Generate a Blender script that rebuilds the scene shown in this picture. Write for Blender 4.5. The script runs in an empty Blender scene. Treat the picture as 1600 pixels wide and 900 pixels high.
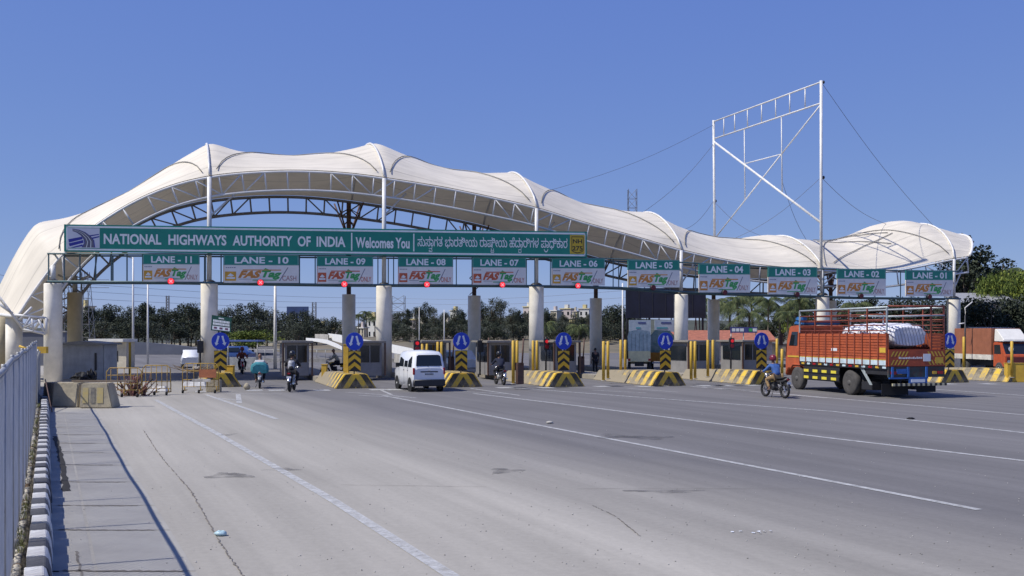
import bpy, bmesh, math, random
from mathutils import Vector, Matrix, Quaternion
from math import sin, cos, pi, sqrt, atan2, radians

scn = bpy.context.scene
# ------------------------------------------------------------------ camera
F = 1550.0            # focal length in photo pixels (photo 1600 wide)
CH = 2.65             # eye height
cam = bpy.data.cameras.new("camera"); camo = bpy.data.objects.new("camera", cam)
scn.collection.objects.link(camo)
camo.location = (0, 0, CH); camo.rotation_euler = (radians(90), 0, 0)
cam.sensor_width = 36; cam.lens = 36 * F / 1600; cam.shift_y = 70 / 1600
cam.clip_start = 0.1; cam.clip_end = 8000
scn.camera = camo
# ------------------------------------------------------------------ sky, sun, exposure
SUN_EL, SUN_STR, SKY_STR = radians(55), 4.7, 0.14
w = bpy.data.worlds.new("World"); scn.world = w; w.use_nodes = True
nt = w.node_tree; nt.nodes.clear()
sky = nt.nodes.new("ShaderNodeTexSky"); sky.sky_type = 'NISHITA'; sky.sun_disc = False
sky.sun_elevation = SUN_EL; sky.sun_rotation = radians(-110)
sky.altitude = 2500; sky.air_density = 1.0; sky.dust_density = 0.0; sky.ozone_density = 4.5
bg = nt.nodes.new("ShaderNodeBackground"); bg.inputs[1].default_value = SKY_STR
wo = nt.nodes.new("ShaderNodeOutputWorld")
# tone-compress the physical sky per channel (hazy, slightly violet Deccan sky): out = gain * (sky * strength) ^ power
se = nt.nodes.new("ShaderNodeSeparateColor"); co = nt.nodes.new("ShaderNodeCombineColor"); nt.links.new(sky.outputs[0], se.inputs[0])
for i, (gain, power) in enumerate(((.390, .56), (.436, .48), (.652, .14))):
    m1 = nt.nodes.new("ShaderNodeMath"); m1.operation = 'MULTIPLY'; m1.inputs[1].default_value = SKY_STR; nt.links.new(se.outputs[i], m1.inputs[0])
    m2 = nt.nodes.new("ShaderNodeMath"); m2.operation = 'POWER'; m2.inputs[1].default_value = power; nt.links.new(m1.outputs[0], m2.inputs[0])
    m3 = nt.nodes.new("ShaderNodeMath"); m3.operation = 'MULTIPLY'; m3.inputs[1].default_value = gain / SKY_STR; nt.links.new(m2.outputs[0], m3.inputs[0]); nt.links.new(m3.outputs[0], co.inputs[i])
nt.links.new(co.outputs[0], bg.inputs[0]); nt.links.new(bg.outputs[0], wo.inputs[0])
sl = bpy.data.lights.new("sun", 'SUN'); sl.energy = SUN_STR; sl.angle = radians(0.5); sl.color = (1.0, 0.955, 0.88)
so = bpy.data.objects.new("sun", sl); scn.collection.objects.link(so)
tosun = Vector((-cos(SUN_EL), -0.215, sin(SUN_EL))).normalized()
so.rotation_euler = (-tosun).to_track_quat('-Z', 'Y').to_euler(); so.location = (-60, 0, 80)
vs = scn.view_settings; vs.view_transform = 'Standard'; vs.look = 'None'; vs.exposure = 0.0; vs.gamma = 1.0
vs.use_curve_mapping = False
# ------------------------------------------------------------------ placing helpers
def at(u, v, Y): return Vector(((u - 800) / F * Y, Y, CH + (520 - v) / F * Y))
def gnd(u, v, z=0.0):
    Y = (CH - z) * F / (v - 520); return Vector(((u - 800) / F * Y, Y, z))
def ppm(Y): return F / Y
O = Vector((-24.4, 52.7, 0)); PV = Vector((0.9458, 0.3247, 0)); RV = Vector((-0.3247, 0.9458, 0)); ROT = atan2(0.3247, 0.9458)
def sd(s, d, z=0.0): return O + PV * s + RV * d + Vector((0, 0, z))
def s_of(u, d):
    k = (u - 800) / F; b = O + RV * d
    return (k * b.y - b.x) / (PV.x - k * PV.y)
def gp(u, v, d):
    s = s_of(u, d); p = sd(s, d); p.z = CH + (520 - v) / F * p.y; return p
def szof(u, v, d): p = gp(u, v, d); return s_of(u, d), p.z
def lerp(a, b, t): return a + (b - a) * t
def interp(keys, x):
    if x <= keys[0][0]: return keys[0][1]
    for (a, fa), (b, fb) in zip(keys, keys[1:]):
        if x <= b: return fa + (fb - fa) * (x - a) / (b - a)
    return keys[-1][1]
# ------------------------------------------------------------------ materials
MATS = {}
def mat(name, col, rough=0.7, metal=0.0, var=0.12, scale=3.0, bump=0.0, bscale=None, col2=None, mix=0.5, emit=None, spec=0.5, coat=0.0, detail=5):
    if name in MATS: return MATS[name]
    m = bpy.data.materials.new(name); m.use_nodes = True; n = m.node_tree; b = n.nodes["Principled BSDF"]
    b.inputs["Roughness"].default_value = rough; b.inputs["Metallic"].default_value = metal
    b.inputs["Specular IOR Level"].default_value = spec; b.inputs["Coat Weight"].default_value = coat
    tc = n.nodes.new("ShaderNodeTexCoord"); nz = n.nodes.new("ShaderNodeTexNoise")
    nz.inputs["Scale"].default_value = scale; nz.inputs["Detail"].default_value = detail; nz.inputs["Roughness"].default_value = 0.65
    n.links.new(tc.outputs["Object"], nz.inputs["Vector"])
    cr = n.nodes.new("ShaderNodeValToRGB")
    c2 = col2 if col2 else tuple(max(0, c * (1 - var * 2)) for c in col)
    c1 = col if col2 else tuple(min(1, c * (1 + var)) for c in col)
    cr.color_ramp.elements[0].position = 0.5 - 0.22 + (mix - 0.5) * 0.4; cr.color_ramp.elements[0].color = (*c2, 1)
    cr.color_ramp.elements[1].position = 0.5 + 0.2 + (mix - 0.5) * 0.4; cr.color_ramp.elements[1].color = (*c1, 1)
    n.links.new(nz.outputs[0], cr.inputs[0]); n.links.new(cr.outputs[0], b.inputs["Base Color"])
    if bump:
        nb = n.nodes.new("ShaderNodeTexNoise"); nb.inputs["Scale"].default_value = bscale or scale * 6; nb.inputs["Detail"].default_value = 6
        n.links.new(tc.outputs["Object"], nb.inputs["Vector"])
        bp = n.nodes.new("ShaderNodeBump"); bp.inputs["Strength"].default_value = bump; bp.inputs["Distance"].default_value = 0.05
        n.links.new(nb.outputs[0], bp.inputs["Height"]); n.links.new(bp.outputs[0], b.inputs["Normal"])
    if emit:
        b.inputs["Emission Color"].default_value = (*emit[0], 1); b.inputs["Emission Strength"].default_value = emit[1]
    MATS[name] = m; return m
def N(nt, typ, **kw):
    x = nt.nodes.new(typ)
    for k, v in kw.items(): setattr(x, k, v)
    return x
def mth(nt, op, a, b=None, c=None):
    x = nt.nodes.new("ShaderNodeMath"); x.operation = op
    for i, q in enumerate((a, b, c)):
        if q is None: continue
        if isinstance(q, (int, float)): x.inputs[i].default_value = q
        else: nt.links.new(q, x.inputs[i])
    return x.outputs[0]
# ------------------------------------------------------------------ mesh builder
class MB:
    def __init__(s): s.v = []; s.f = []; s.m = []; s.sm = []
    def face(s, idx, mi=0, smooth=False): s.f.append(tuple(idx)); s.m.append(mi); s.sm.append(smooth)
    def poly(s, pts, mi=0):
        b = len(s.v); s.v += [tuple(p) for p in pts]; s.face(range(b, b + len(pts)), mi)
    def hexa(s, c, mi=0):     # 8 corners: bottom 4 ccw, top 4 ccw
        b = len(s.v); s.v += [tuple(p) for p in c]
        for q in ((3, 2, 1, 0), (4, 5, 6, 7), (0, 1, 5, 4), (1, 2, 6, 5), (2, 3, 7, 6), (3, 0, 4, 7)): s.face([b + i for i in q], mi)
    def box(s, x0, x1, y0, y1, z0, z1, mi=0):
        s.hexa([(x0, y0, z0), (x1, y0, z0), (x1, y1, z0), (x0, y1, z0), (x0, y0, z1), (x1, y0, z1), (x1, y1, z1), (x0, y1, z1)], mi)
    def obox(s, c, ax, ay, hx, hy, z0, z1, mi=0):
        c = Vector(c); ax = Vector(ax); ay = Vector(ay)
        q = [c - ax * hx - ay * hy, c + ax * hx - ay * hy, c + ax * hx + ay * hy, c - ax * hx + ay * hy]
        s.hexa([(p.x, p.y, z0) for p in q] + [(p.x, p.y, z1) for p in q], mi)
    def tube(s, p0, p1, r, n=6, mi=0, r1=None, cap=True):
        p0 = Vector(p0); p1 = Vector(p1); d = p1 - p0
        if d.length < 1e-6: return
        r1 = r if r1 is None else r1
        q = d.to_track_quat('Z', 'Y'); b = len(s.v)
        for k, (p, rr) in enumerate(((p0, r), (p1, r1))):
            for i in range(n):
                a = 2 * pi * (i + .5) / n; s.v.append(tuple(p + q @ Vector((rr * cos(a), rr * sin(a), 0))))
        for i in range(n):
            j = (i + 1) % n; s.face((b + i, b + j, b + n + j, b + n + i), mi, n > 4)
        if cap: s.face([b + i for i in reversed(range(n))], mi); s.face([b + n + i for i in range(n)], mi)
    def path(s, pts, r, n=6, mi=0):
        pts = [Vector(p) for p in pts]; b = len(s.v); K = len(pts)
        for k, p in enumerate(pts):
            d = (pts[min(k + 1, K - 1)] - pts[max(k - 1, 0)]); q = d.to_track_quat('Z', 'Y'); rr = r[k] if isinstance(r, (list, tuple)) else r
            for i in range(n):
                a = 2 * pi * (i + .5) / n; s.v.append(tuple(p + q @ Vector((rr * cos(a), rr * sin(a), 0))))
        for k in range(K - 1):
            for i in range(n):
                j = (i + 1) % n; s.face((b + k * n + i, b + k * n + j, b + (k + 1) * n + j, b + (k + 1) * n + i), mi, True)
        s.face([b + i for i in reversed(range(n))], mi); s.face([b + (K - 1) * n + i for i in range(n)], mi)
    def lathe(s, c, prof, n=20, mi=0, axis='z', cap=True):   # prof list of (r, h)
        b = len(s.v); c = Vector(c)
        for r, h in prof:
            for i in range(n):
                a = 2 * pi * i / n; p = (r * cos(a), r * sin(a), h)
                if axis == 'x': p = (p[2], p[0], p[1])
                if axis == 'y': p = (p[0], p[2], p[1])
                s.v.append(tuple(c + Vector(p)))
        K = len(prof)
        for k in range(K - 1):
            for i in range(n):
                j = (i + 1) % n; s.face((b + k * n + i, b + k * n + j, b + (k + 1) * n + j, b + (k + 1) * n + i), mi, True)
        if cap: s.face([b + i for i in reversed(range(n))], mi); s.face([b + (K - 1) * n + i for i in range(n)], mi)
    def ell(s, c, rx, ry, rz, n=12, m=8, mi=0):
        prof = [(max(.02, sin(pi * k / m)), -cos(pi * k / m)) for k in range(m + 1)]
        b = len(s.v); s.lathe((0, 0, 0), prof, n, mi)
        for i in range(b, len(s.v)):
            x, y, z = s.v[i]; s.v[i] = (c[0] + x * rx, c[1] + y * ry, c[2] + z * rz)
    def grid(s, rows, mi=0, smooth=True):
        b = len(s.v); W = len(rows[0])
        for r in rows: s.v += [tuple(p) for p in r]
        for i in range(len(rows) - 1):
            for j in range(W - 1):
                a = b + i * W + j; s.face((a, a + 1, a + W + 1, a + W), mi, smooth)
    def loft(s, rings, mi=0, smooth=True, cap=True):
        b = len(s.v); n = len(rings[0])
        for r in rings: s.v += [tuple(p) for p in r]
        for k in range(len(rings) - 1):
            for i in range(n):
                j = (i + 1) % n; s.face((b + k * n + i, b + k * n + j, b + (k + 1) * n + j, b + (k + 1) * n + i), mi, smooth)
        if cap: s.face([b + i for i in reversed(range(n))], mi, False); s.face([b + (len(rings) - 1) * n + i for i in range(n)], mi, False)
    def prism(s, pts, a, b_, axis='y', mi=0):   # extrude a 2-D outline
        def P(p, h): return {'y': (p[0], h, p[1]), 'x': (h, p[0], p[1]), 'z': (p[0], p[1], h)}[axis]
        b = len(s.v); n = len(pts); s.v += [P(p, a) for p in pts] + [P(p, b_) for p in pts]
        for i in range(n): j = (i + 1) % n; s.face((b + i, b + j, b + n + j, b + n + i), mi)
        s.face([b + i for i in reversed(range(n))], mi); s.face([b + n + i for i in range(n)], mi)
    def build(s, name, mats, parent=None, world=False, bevel=0.0, weld=False):
        me = bpy.data.meshes.new(name); vv = s.v
        if world and parent is not None:
            o = parent['_w'] if '_w' in parent else (0, 0, 0); vv = [(x - o[0], y - o[1], z - o[2]) for x, y, z in vv]
        me.from_pydata(vv, [], s.f)
        for m in (mats if isinstance(mats, (list, tuple)) else [mats]): me.materials.append(m)
        me.polygons.foreach_set("material_index", s.m); me.polygons.foreach_set("use_smooth", s.sm); me.update()
        bm = bmesh.new(); bm.from_mesh(me)
        if weld: bmesh.ops.remove_doubles(bm, verts=bm.verts, dist=1e-4)
        if bevel > 0:
            es = [e for e in bm.edges if len(e.link_faces) == 2 and e.calc_face_angle(0) > 0.7]
            bmesh.ops.bevel(bm, geom=es, offset=bevel, segments=2, affect='EDGES', clamp_overlap=True)
        bmesh.ops.recalc_face_normals(bm, faces=bm.faces) if bevel > 0 or weld else None
        bm.to_mesh(me); bm.free()
        ob = bpy.data.objects.new(name, me); scn.collection.objects.link(ob)
        if parent is not None: ob.parent = parent; ob['_w'] = tuple(parent['_w']) if '_w' in parent else (0., 0., 0.)
        return ob
def tag(o, label=None, cat=None, group=None, kind=None):
    if label: o['label'] = label
    if cat: o['category'] = cat
    if group: o['group'] = group
    if kind: o['kind'] = kind
    return o
def thing(name, label, cat, loc=(0, 0, 0), rz=0.0, group=None):
    o = bpy.data.objects.new(name, None); scn.collection.objects.link(o); o.location = loc; o.rotation_euler = (0, 0, rz)
    o.empty_display_size = .2; o['_w'] = tuple(float(c) for c in loc); return tag(o, label, cat, group)
def dup(o, parent=None):
    c = o.copy(); scn.collection.objects.link(c); c.parent = parent
    for ch in list(o.children): dup(ch, c)
    return c
def place(o, loc, rz=0.0, label=None, scale=None):
    o.location = loc; o.rotation_euler = (0, 0, rz)
    if label: o['label'] = label
    if scale: o.scale = (scale, scale, scale) if isinstance(scale, (int, float)) else scale
    return o
# ------------------------------------------------------------------ text
_tc = {}
def glyphs(body, bold=0.0):
    if (body, bold) in _tc: return _tc[(body, bold)]
    c = bpy.data.curves.new("t", "FONT"); c.body = body; c.offset = bold; c.resolution_u = 3
    o = bpy.data.objects.new("t", c); scn.collection.objects.link(o); bpy.context.view_layer.update()
    m = bpy.data.meshes.new_from_object(o.evaluated_get(bpy.context.evaluated_depsgraph_get()))
    V = [(v.co.x, v.co.y) for v in m.vertices]; Fc = [tuple(p.vertices) for p in m.polygons]
    bpy.data.objects.remove(o); bpy.data.curves.remove(c); bpy.data.meshes.remove(m)
    _tc[(body, bold)] = (V, Fc); return V, Fc
class Panel:
    """flat panel from four world corners TL TR BR BL; a,b in 0..1 (b down); off = metres towards the road user"""
    def __init__(s, tl, tr, br, bl, nrm=None): s.c = [Vector(p) for p in (tl, tr, br, bl)]; s.n = nrm if nrm is not None else -RV
    def P(s, a, b, off=0.0):
        tl, tr, br, bl = s.c; t = tl.lerp(tr, a); q = bl.lerp(br, a); return t.lerp(q, b) + s.n * off
    def slab(s, mb, a0, b0, a1, b1, off, th, mi=0):
        f = [s.P(a0, b1, off), s.P(a1, b1, off), s.P(a1, b0, off), s.P(a0, b0, off)]; k = [s.P(a0, b1, off - th), s.P(a1, b1, off - th), s.P(a1, b0, off - th), s.P(a0, b0, off - th)]
        b = len(mb.v); mb.v += [tuple(p) for p in f + k]
        for q in ((0, 1, 2, 3), (7, 6, 5, 4), (0, 4, 5, 1), (1, 5, 6, 2), (2, 6, 7, 3), (3, 7, 4, 0)): mb.face([b + i for i in q], mi)
    def poly(s, mb, pts, off, mi=0): mb.poly([s.P(a, b, off) for a, b in pts], mi)
    def text(s, mb, body, a0, b0, a1, b1, off, mi=0, bold=0.0, shear=0.0, vf=None):
        V, Fc = vf if vf else glyphs(body, bold)
        xs = [p[0] for p in V]; ys = [p[1] for p in V]; x0, x1, y0, y1 = min(xs), max(xs), min(ys), max(ys)
        base = len(mb.v)
        for x, y in V:
            fx = (x - x0) / (x1 - x0); fy = (y - y0) / (y1 - y0)
            mb.v.append(tuple(s.P(a0 + (a1 - a0) * fx + shear * fy, b1 + (b0 - b1) * fy, off)))
        for f in Fc: mb.face([base + i for i in f], mi)
# ------------------------------------------------------------------ shared materials
M = dict(
 white_steel=mat("white_painted_steel", (.72, .71, .68), .45, var=.1, scale=1.5),
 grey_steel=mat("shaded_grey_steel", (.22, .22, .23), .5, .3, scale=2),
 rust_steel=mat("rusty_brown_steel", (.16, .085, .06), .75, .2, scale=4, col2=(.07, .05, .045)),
 gal=mat("galvanised_steel", (.38, .38, .37), .55, .25, scale=5),
 teal=mat("gantry_dark_teal_paint", (.07, .13, .15), .5, .1, scale=2),
 conc_white=mat("cream_painted_concrete", (.86, .81, .70), .75, var=.1, scale=1.1, bump=.08),
 tan_conc=mat("tan_painted_concrete", (.50, .43, .29), .8, var=.12, scale=1.1, bump=.08),
 conc=mat("weathered_concrete", (.42, .40, .36), .9, var=.2, scale=2.2, bump=.3),
 conc_dirty=mat("dirty_barrier_concrete", (.45, .39, .27), .9, scale=2.0, col2=(.27, .24, .18), bump=.3),
 dark=mat("dark_grey_plastic", (.025, .025, .028), .5, var=.1),
 black=mat("black_rubber", (.012, .012, .013), .75, var=.1),
 glass=mat("dark_tinted_glass", (.012, .016, .02), .08, var=.02, spec=.6),
 chrome=mat("worn_chrome", (.6, .6, .6), .22, .9, var=.05),
 white_paint=mat("white_vehicle_paint", (.78, .79, .80), .22, var=.02, coat=.5),
 orange=mat("orange_truck_paint", (.52, .10, .03), .5, scale=4, col2=(.34, .065, .025)),
 yellow=mat("yellow_post_paint", (.66, .43, .045), .55, scale=4, col2=(.50, .30, .04)),
 red=mat("red_paint", (.45, .02, .02), .4, var=.1),
 redlamp=mat("red_lamp_lens", (.35, .01, .02), .25, var=.05),
 blue=mat("blue_sign_sheet", (.012, .055, .50), .45, var=.05),
 whitesheet=mat("white_reflective_sheet", (.70, .73, .76), .45, var=.04),
 skin=mat("brown_skin", (.25, .13, .08), .6, var=.05),
)
# ================================================================== SETTING
# --- ground sheet, road, slabs
def sheet(name, pts, z, m, kind='structure', sub=0):
    mb = MB(); mb.poly([(p[0], p[1], z) for p in pts]); o = mb.build(name, m); return tag(o, kind=kind)
earth = mat("dry_earth", (.30, .25, .17), .95, scale=.08, col2=(.17, .16, .08), bump=.2, bscale=3)
sheet("ground", [(-2500, -60), (2500, -60), (2500, 5000), (-2500, 5000)], -.012, earth)
def road_mat():
    m = bpy.data.materials.new("worn_concrete_road"); m.use_nodes = True; n = m.node_tree; b = n.nodes["Principled BSDF"]
    b.inputs["Roughness"].default_value = .88; b.inputs["Specular IOR Level"].default_value = .3
    tc = N(n, "ShaderNodeTexCoord"); geo = N(n, "ShaderNodeNewGeometry"); sep = N(n, "ShaderNodeSeparateXYZ"); n.links.new(geo.outputs["Position"], sep.inputs[0])
    big = N(n, "ShaderNodeTexNoise"); big.inputs["Scale"].default_value = .12; big.inputs["Detail"].default_value = 5; n.links.new(geo.outputs["Position"], big.inputs["Vector"])
    # stretched along traffic: tyre wear streaks
    mp = N(n, "ShaderNodeMapping"); mp.inputs["Scale"].default_value = (.05, 1.3, 1)
    mp0 = N(n, "ShaderNodeMapping"); mp0.inputs["Rotation"].default_value = (0, 0, radians(65)); n.links.new(geo.outputs["Position"], mp0.inputs[0]); n.links.new(mp0.outputs[0], mp.inputs[0])
    st = N(n, "ShaderNodeTexNoise"); st.inputs["Scale"].default_value = .8; st.inputs["Detail"].default_value = 7; st.inputs["Roughness"].default_value = .6; n.links.new(mp.outputs[0], st.inputs["Vector"])
    fine = N(n, "ShaderNodeTexNoise"); fine.inputs["Scale"].default_value = 9; fine.inputs["Detail"].default_value = 9; fine.inputs["Roughness"].default_value = .8; n.links.new(geo.outputs["Position"], fine.inputs["Vector"])
    # boundary of the older darker asphalt: signed distance from a line on the ground
    A = gnd(520, 640); B = gnd(1600, 868); d = (B - A).normalized(); nx, ny = -d.y, d.x
    dist = mth(n, 'ADD', mth(n, 'MULTIPLY', sep.outputs[0], nx), mth(n, 'MULTIPLY_ADD', sep.outputs[1], ny, -(A.x * nx + A.y * ny)))
    dist = mth(n, 'ADD', dist, mth(n, 'MULTIPLY_ADD', big.outputs[0], 5.0, -2.5))
    mr = N(n, "ShaderNodeMapRange"); mr.inputs[1].default_value = -3.6; mr.inputs[2].default_value = 1.8; n.links.new(dist, mr.inputs[0])
    mx = N(n, "ShaderNodeMix", data_type='RGBA'); mx.inputs[6].default_value = (.335, .315, .275, 1); mx.inputs[7].default_value = (.150, .144, .142, 1); n.links.new(mr.outputs[0], mx.inputs[0])
    v1 = mth(n, 'MULTIPLY_ADD', st.outputs[0], .75, .62); v2 = mth(n, 'MULTIPLY_ADD', fine.outputs[0], .5, .75); v3 = mth(n, 'MULTIPLY_ADD', big.outputs[0], .5, .75)
    v = mth(n, 'MULTIPLY', mth(n, 'MULTIPLY', v1, v2), v3)
    # small dark spots and chips
    vo = N(n, "ShaderNodeTexVoronoi"); vo.inputs["Scale"].default_value = 1.3; n.links.new(geo.outputs["Position"], vo.inputs["Vector"])
    sp = N(n, "ShaderNodeMapRange"); sp.inputs[1].default_value = .012; sp.inputs[2].default_value = .03; sp.inputs[3].default_value = .75; sp.inputs[4].default_value = 1; n.links.new(vo.outputs["Distance"], sp.inputs[0])
    v = mth(n, 'MULTIPLY', v, sp.outputs[0])
    vm = N(n, "ShaderNodeMix", data_type='RGBA', blend_type='MULTIPLY'); vm.inputs[0].default_value = 1; n.links.new(mx.outputs[2], vm.inputs[6])
    cb = N(n, "ShaderNodeCombineColor");
    for i in range(3): n.links.new(v, cb.inputs[i])
    n.links.new(cb.outputs[0], vm.inputs[7]); n.links.new(vm.outputs[2], b.inputs["Base Color"])
    bp = N(n, "ShaderNodeBump"); bp.inputs["Strength"].default_value = .25; bp.inputs["Distance"].default_value = .02; n.links.new(fine.outputs[0], bp.inputs["Height"]); n.links.new(bp.outputs[0], b.inputs["Normal"])
    return m
ROAD = road_mat()
sheet("road", [(-5.0, -20), (60, -20), (140, 60), (110, 130), (10, 190), (-60, 200), (-62, 140), (-28, 55), (-17.7, 36), (-3.5, 8)], 0.0, ROAD)
# verge slabs along the kerb
slabm = mat("pale_verge_concrete", (.35, .335, .30), .9, scale=.9, col2=(.27, .258, .235), bump=.2)
def kline(Y, off=0.0): return Vector((-4.88 - .468 * (Y - 10.2) + off, Y, 0))
mb = MB(); sb = MB()
Ys = [5.2, 7.0, 9.0, 11, 13.3, 15.2, 17.6, 19.8, 21.8, 23.7, 25.8, 28, 30.2, 32.4, 34.6]
for a, b in zip(Ys, Ys[1:]):
    g = .03
    for o0, o1 in ((.05, .62), (.66, 1.75)):
        mb.poly([kline(a + g, o0) + Vector((0, 0, .004)), kline(a + g, o1) + Vector((0, 0, .004)), kline(b - g, o1) + Vector((0, 0, .004)), kline(b - g, o0) + Vector((0, 0, .004))])
tag(mb.build("verge_slabs", slabm), kind='structure')
# cracks and joints (thin dark gaps) and stains
crackm = mat("crack_dirt", (.20, .18, .155), .95, scale=3, col2=(.09, .08, .07))
stainm = mat("oil_stain", (.10, .098, .10), .8, scale=3, var=.3)
random.seed(4)
def strip(name, pix, wd, m, z=.008, jit=0.0, sub=1, kind='structure'):
    pts = []
    for (a, b) in zip(pix, pix[1:]):
        A = gnd(*a); B = gnd(*b)
        for k in range(sub): pts.append(A.lerp(B, k / sub))
    pts.append(gnd(*pix[-1])); mb = MB(); rows = []
    for i, p in enumerate(pts):
        d = (pts[min(i + 1, len(pts) - 1)] - pts[max(i - 1, 0)]).normalized(); nn = Vector((-d.y, d.x, 0))
        ww = wd * (1 + random.uniform(-jit, jit)); j = random.uniform(-jit, jit) * wd * .8
        rows.append([p + nn * (ww / 2 + j) + Vector((0, 0, z)), p - nn * (ww / 2 - j) + Vector((0, 0, z))])
    mb.grid(rows, smooth=False); return tag(mb.build(name, m), kind=kind)
strip("pavement_crack", [(224, 672), (250, 712), (300, 770), (345, 850), (382, 905)], .015, crackm, jit=1.0, sub=40)
strip("pavement_crack", [(925, 790), (960, 806), (1000, 838)], .012, crackm, jit=.95, sub=30)
strip("pavement_crack", [(120, 862), (128, 905)], .025, crackm, jit=.5, sub=14)
strip("drain_gap", [(86, 682), (96, 720), (104, 768)], .11, mat("drain_shadow", (.03, .028, .025), .95), jit=.2, sub=16, z=.010)
for u0, u1, v in ((98, 286, 893), (92, 242, 829), (90, 215, 791), (104, 196, 754), (98, 176, 727), (92, 162, 707), (88, 150, 693), (84, 142, 680), (80, 132, 669), (78, 126, 660)):
    strip("pavement_joint", [(u0, v - 1), ((u0 + u1) / 2, v), (u1, v)], .035 * (v - 520) / 300 + .012, crackm, jit=.5, sub=12)
strip("pavement_joint", [(900, 764), (1300, 764)], .01, crackm, jit=.6, sub=20)
strip("pavement_joint", [(533, 758), (760, 761)], .01, crackm, jit=.6, sub=16)
def stain(u, v, rx, ry, seed, m=stainm, z=.009):
    random.seed(seed); c = gnd(u, v); mb = MB(); n = 26; pts = []
    for i in range(n):
        a = 2 * pi * i / n; k = 1 + .35 * sin(3 * a + seed) + random.uniform(-.18, .18); pts.append((c.x + rx * k * cos(a), c.y + ry * k * sin(a), z))
    mb.poly(pts); return tag(mb.build("road_stain", m), kind='structure')
soft = bpy.data.materials.new("faded_oil_stain"); soft.use_nodes = True; n_ = soft.node_tree; b_ = n_.nodes["Principled BSDF"]
b_.inputs["Base Color"].default_value = (.07, .068, .07, 1); b_.inputs["Roughness"].default_value = .8
tc_ = N(n_, "ShaderNodeTexCoord"); nz_ = N(n_, "ShaderNodeTexNoise"); nz_.inputs["Scale"].default_value = 2.5; nz_.inputs["Detail"].default_value = 6; n_.links.new(tc_.outputs["Object"], nz_.inputs["Vector"])
mr_ = N(n_, "ShaderNodeMapRange"); mr_.inputs[1].default_value = .35; mr_.inputs[2].default_value = .7; mr_.inputs[4].default_value = .5; n_.links.new(nz_.outputs[0], mr_.inputs[0]); n_.links.new(mr_.outputs[0], b_.inputs["Alpha"])
stain(362, 744, .42, .30, 3, soft); stain(350, 741, .20, .16, 8, soft); stain(358, 679, .16, .30, 5, soft); stain(965, 682, .5, .5, 2, soft); stain(1010, 684, .6, .4, 6, soft)
stain(440, 734, .35, .2, 9, soft); stain(1040, 768, .6, .15, 12, soft); stain(790, 736, .3, .3, 14, soft)
# painted lines
linem = bpy.data.materials.new("worn_white_road_paint"); linem.use_nodes = True; n_ = linem.node_tree; b_ = n_.nodes["Principled BSDF"]
b_.inputs["Base Color"].default_value = (.49, .49, .475, 1); b_.inputs["Roughness"].default_value = .7
g_ = N(n_, "ShaderNodeNewGeometry"); nz_ = N(n_, "ShaderNodeTexNoise"); nz_.inputs["Scale"].default_value = 5; nz_.inputs["Detail"].default_value = 8; nz_.inputs["Roughness"].default_value = .75; n_.links.new(g_.outputs["Position"], nz_.inputs["Vector"])
mr_ = N(n_, "ShaderNodeMapRange"); mr_.inputs[1].default_value = .36; mr_.inputs[2].default_value = .6; mr_.inputs[3].default_value = .38; mr_.inputs[4].default_value = .95; n_.links.new(nz_.outputs[0], mr_.inputs[0]); n_.links.new(mr_.outputs[0], b_.inputs["Alpha"])
for pix, wd in (([(243, 625), (345, 681), (520, 782), (708, 902)], .17), ([(322, 617), (432, 655)], .17), ([(598, 618), (640, 626), (1140, 722), (1530, 797)], .15),
                ([(740, 615), (900, 634), (1290, 684), (1640, 725)], .17), ([(800, 606), (1300, 643), (1640, 681)], .17),
                ([(1080, 604), (1240, 617), (1640, 652)], .17), ([(1440, 607), (1640, 621)], .17), ([(1130, 608), (1290, 622)], .15),
                ([(352, 615), (440, 616)], .12), ([(340, 622), (378, 627)], .12), ([(372, 616), (374, 630)], .2),
                ([(540, 613), (600, 617), (650, 622)], .12), ([(560, 618), (625, 621)], .12), ([(596, 610), (612, 617)], .14), ([(724, 612), (790, 616)], .12), ([(735, 607), (812, 618)], .13),
                ([(925, 610), (1010, 614)], .12), ([(980, 607), (1060, 613)], .12), ([(1100, 606), (1180, 610)], .12)):
    strip("lane_line", pix, wd, linem, z=.008, sub=6)
blk = mat("worn_black_road_paint", (.07, .07, .075), .8, var=.25)
for i, (u, v) in enumerate([(318, 612), (398, 610), (432, 610), (503, 610), (590, 609), (615, 609), (657, 608), (788, 606), (853, 606), (940, 604), (1006, 604), (1030, 603), (1102, 603), (1134, 603), (1175, 602), (1225, 602), (1480, 600), (1545, 600)]):
    a = gnd(u, v); mb = MB(); q = [a + PV * sx * .36 + RV * sy * .45 + Vector((0, 0, .009)) for sx, sy in ((-1, -1), (1, -1), (1, 1), (-1, 1))]; mb.poly(q); tag(mb.build("stop_line_block", linem), kind='structure')
    if 600 < u < 1180:
        mb = MB(); q = [a + PV * (.72 + sx * .33) + RV * sy * .45 + Vector((0, 0, .009)) for sx, sy in ((-1, -1), (1, -1), (1, 1), (-1, 1))]; mb.poly(q); tag(mb.build("stop_line_block", blk), kind='structure')
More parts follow.
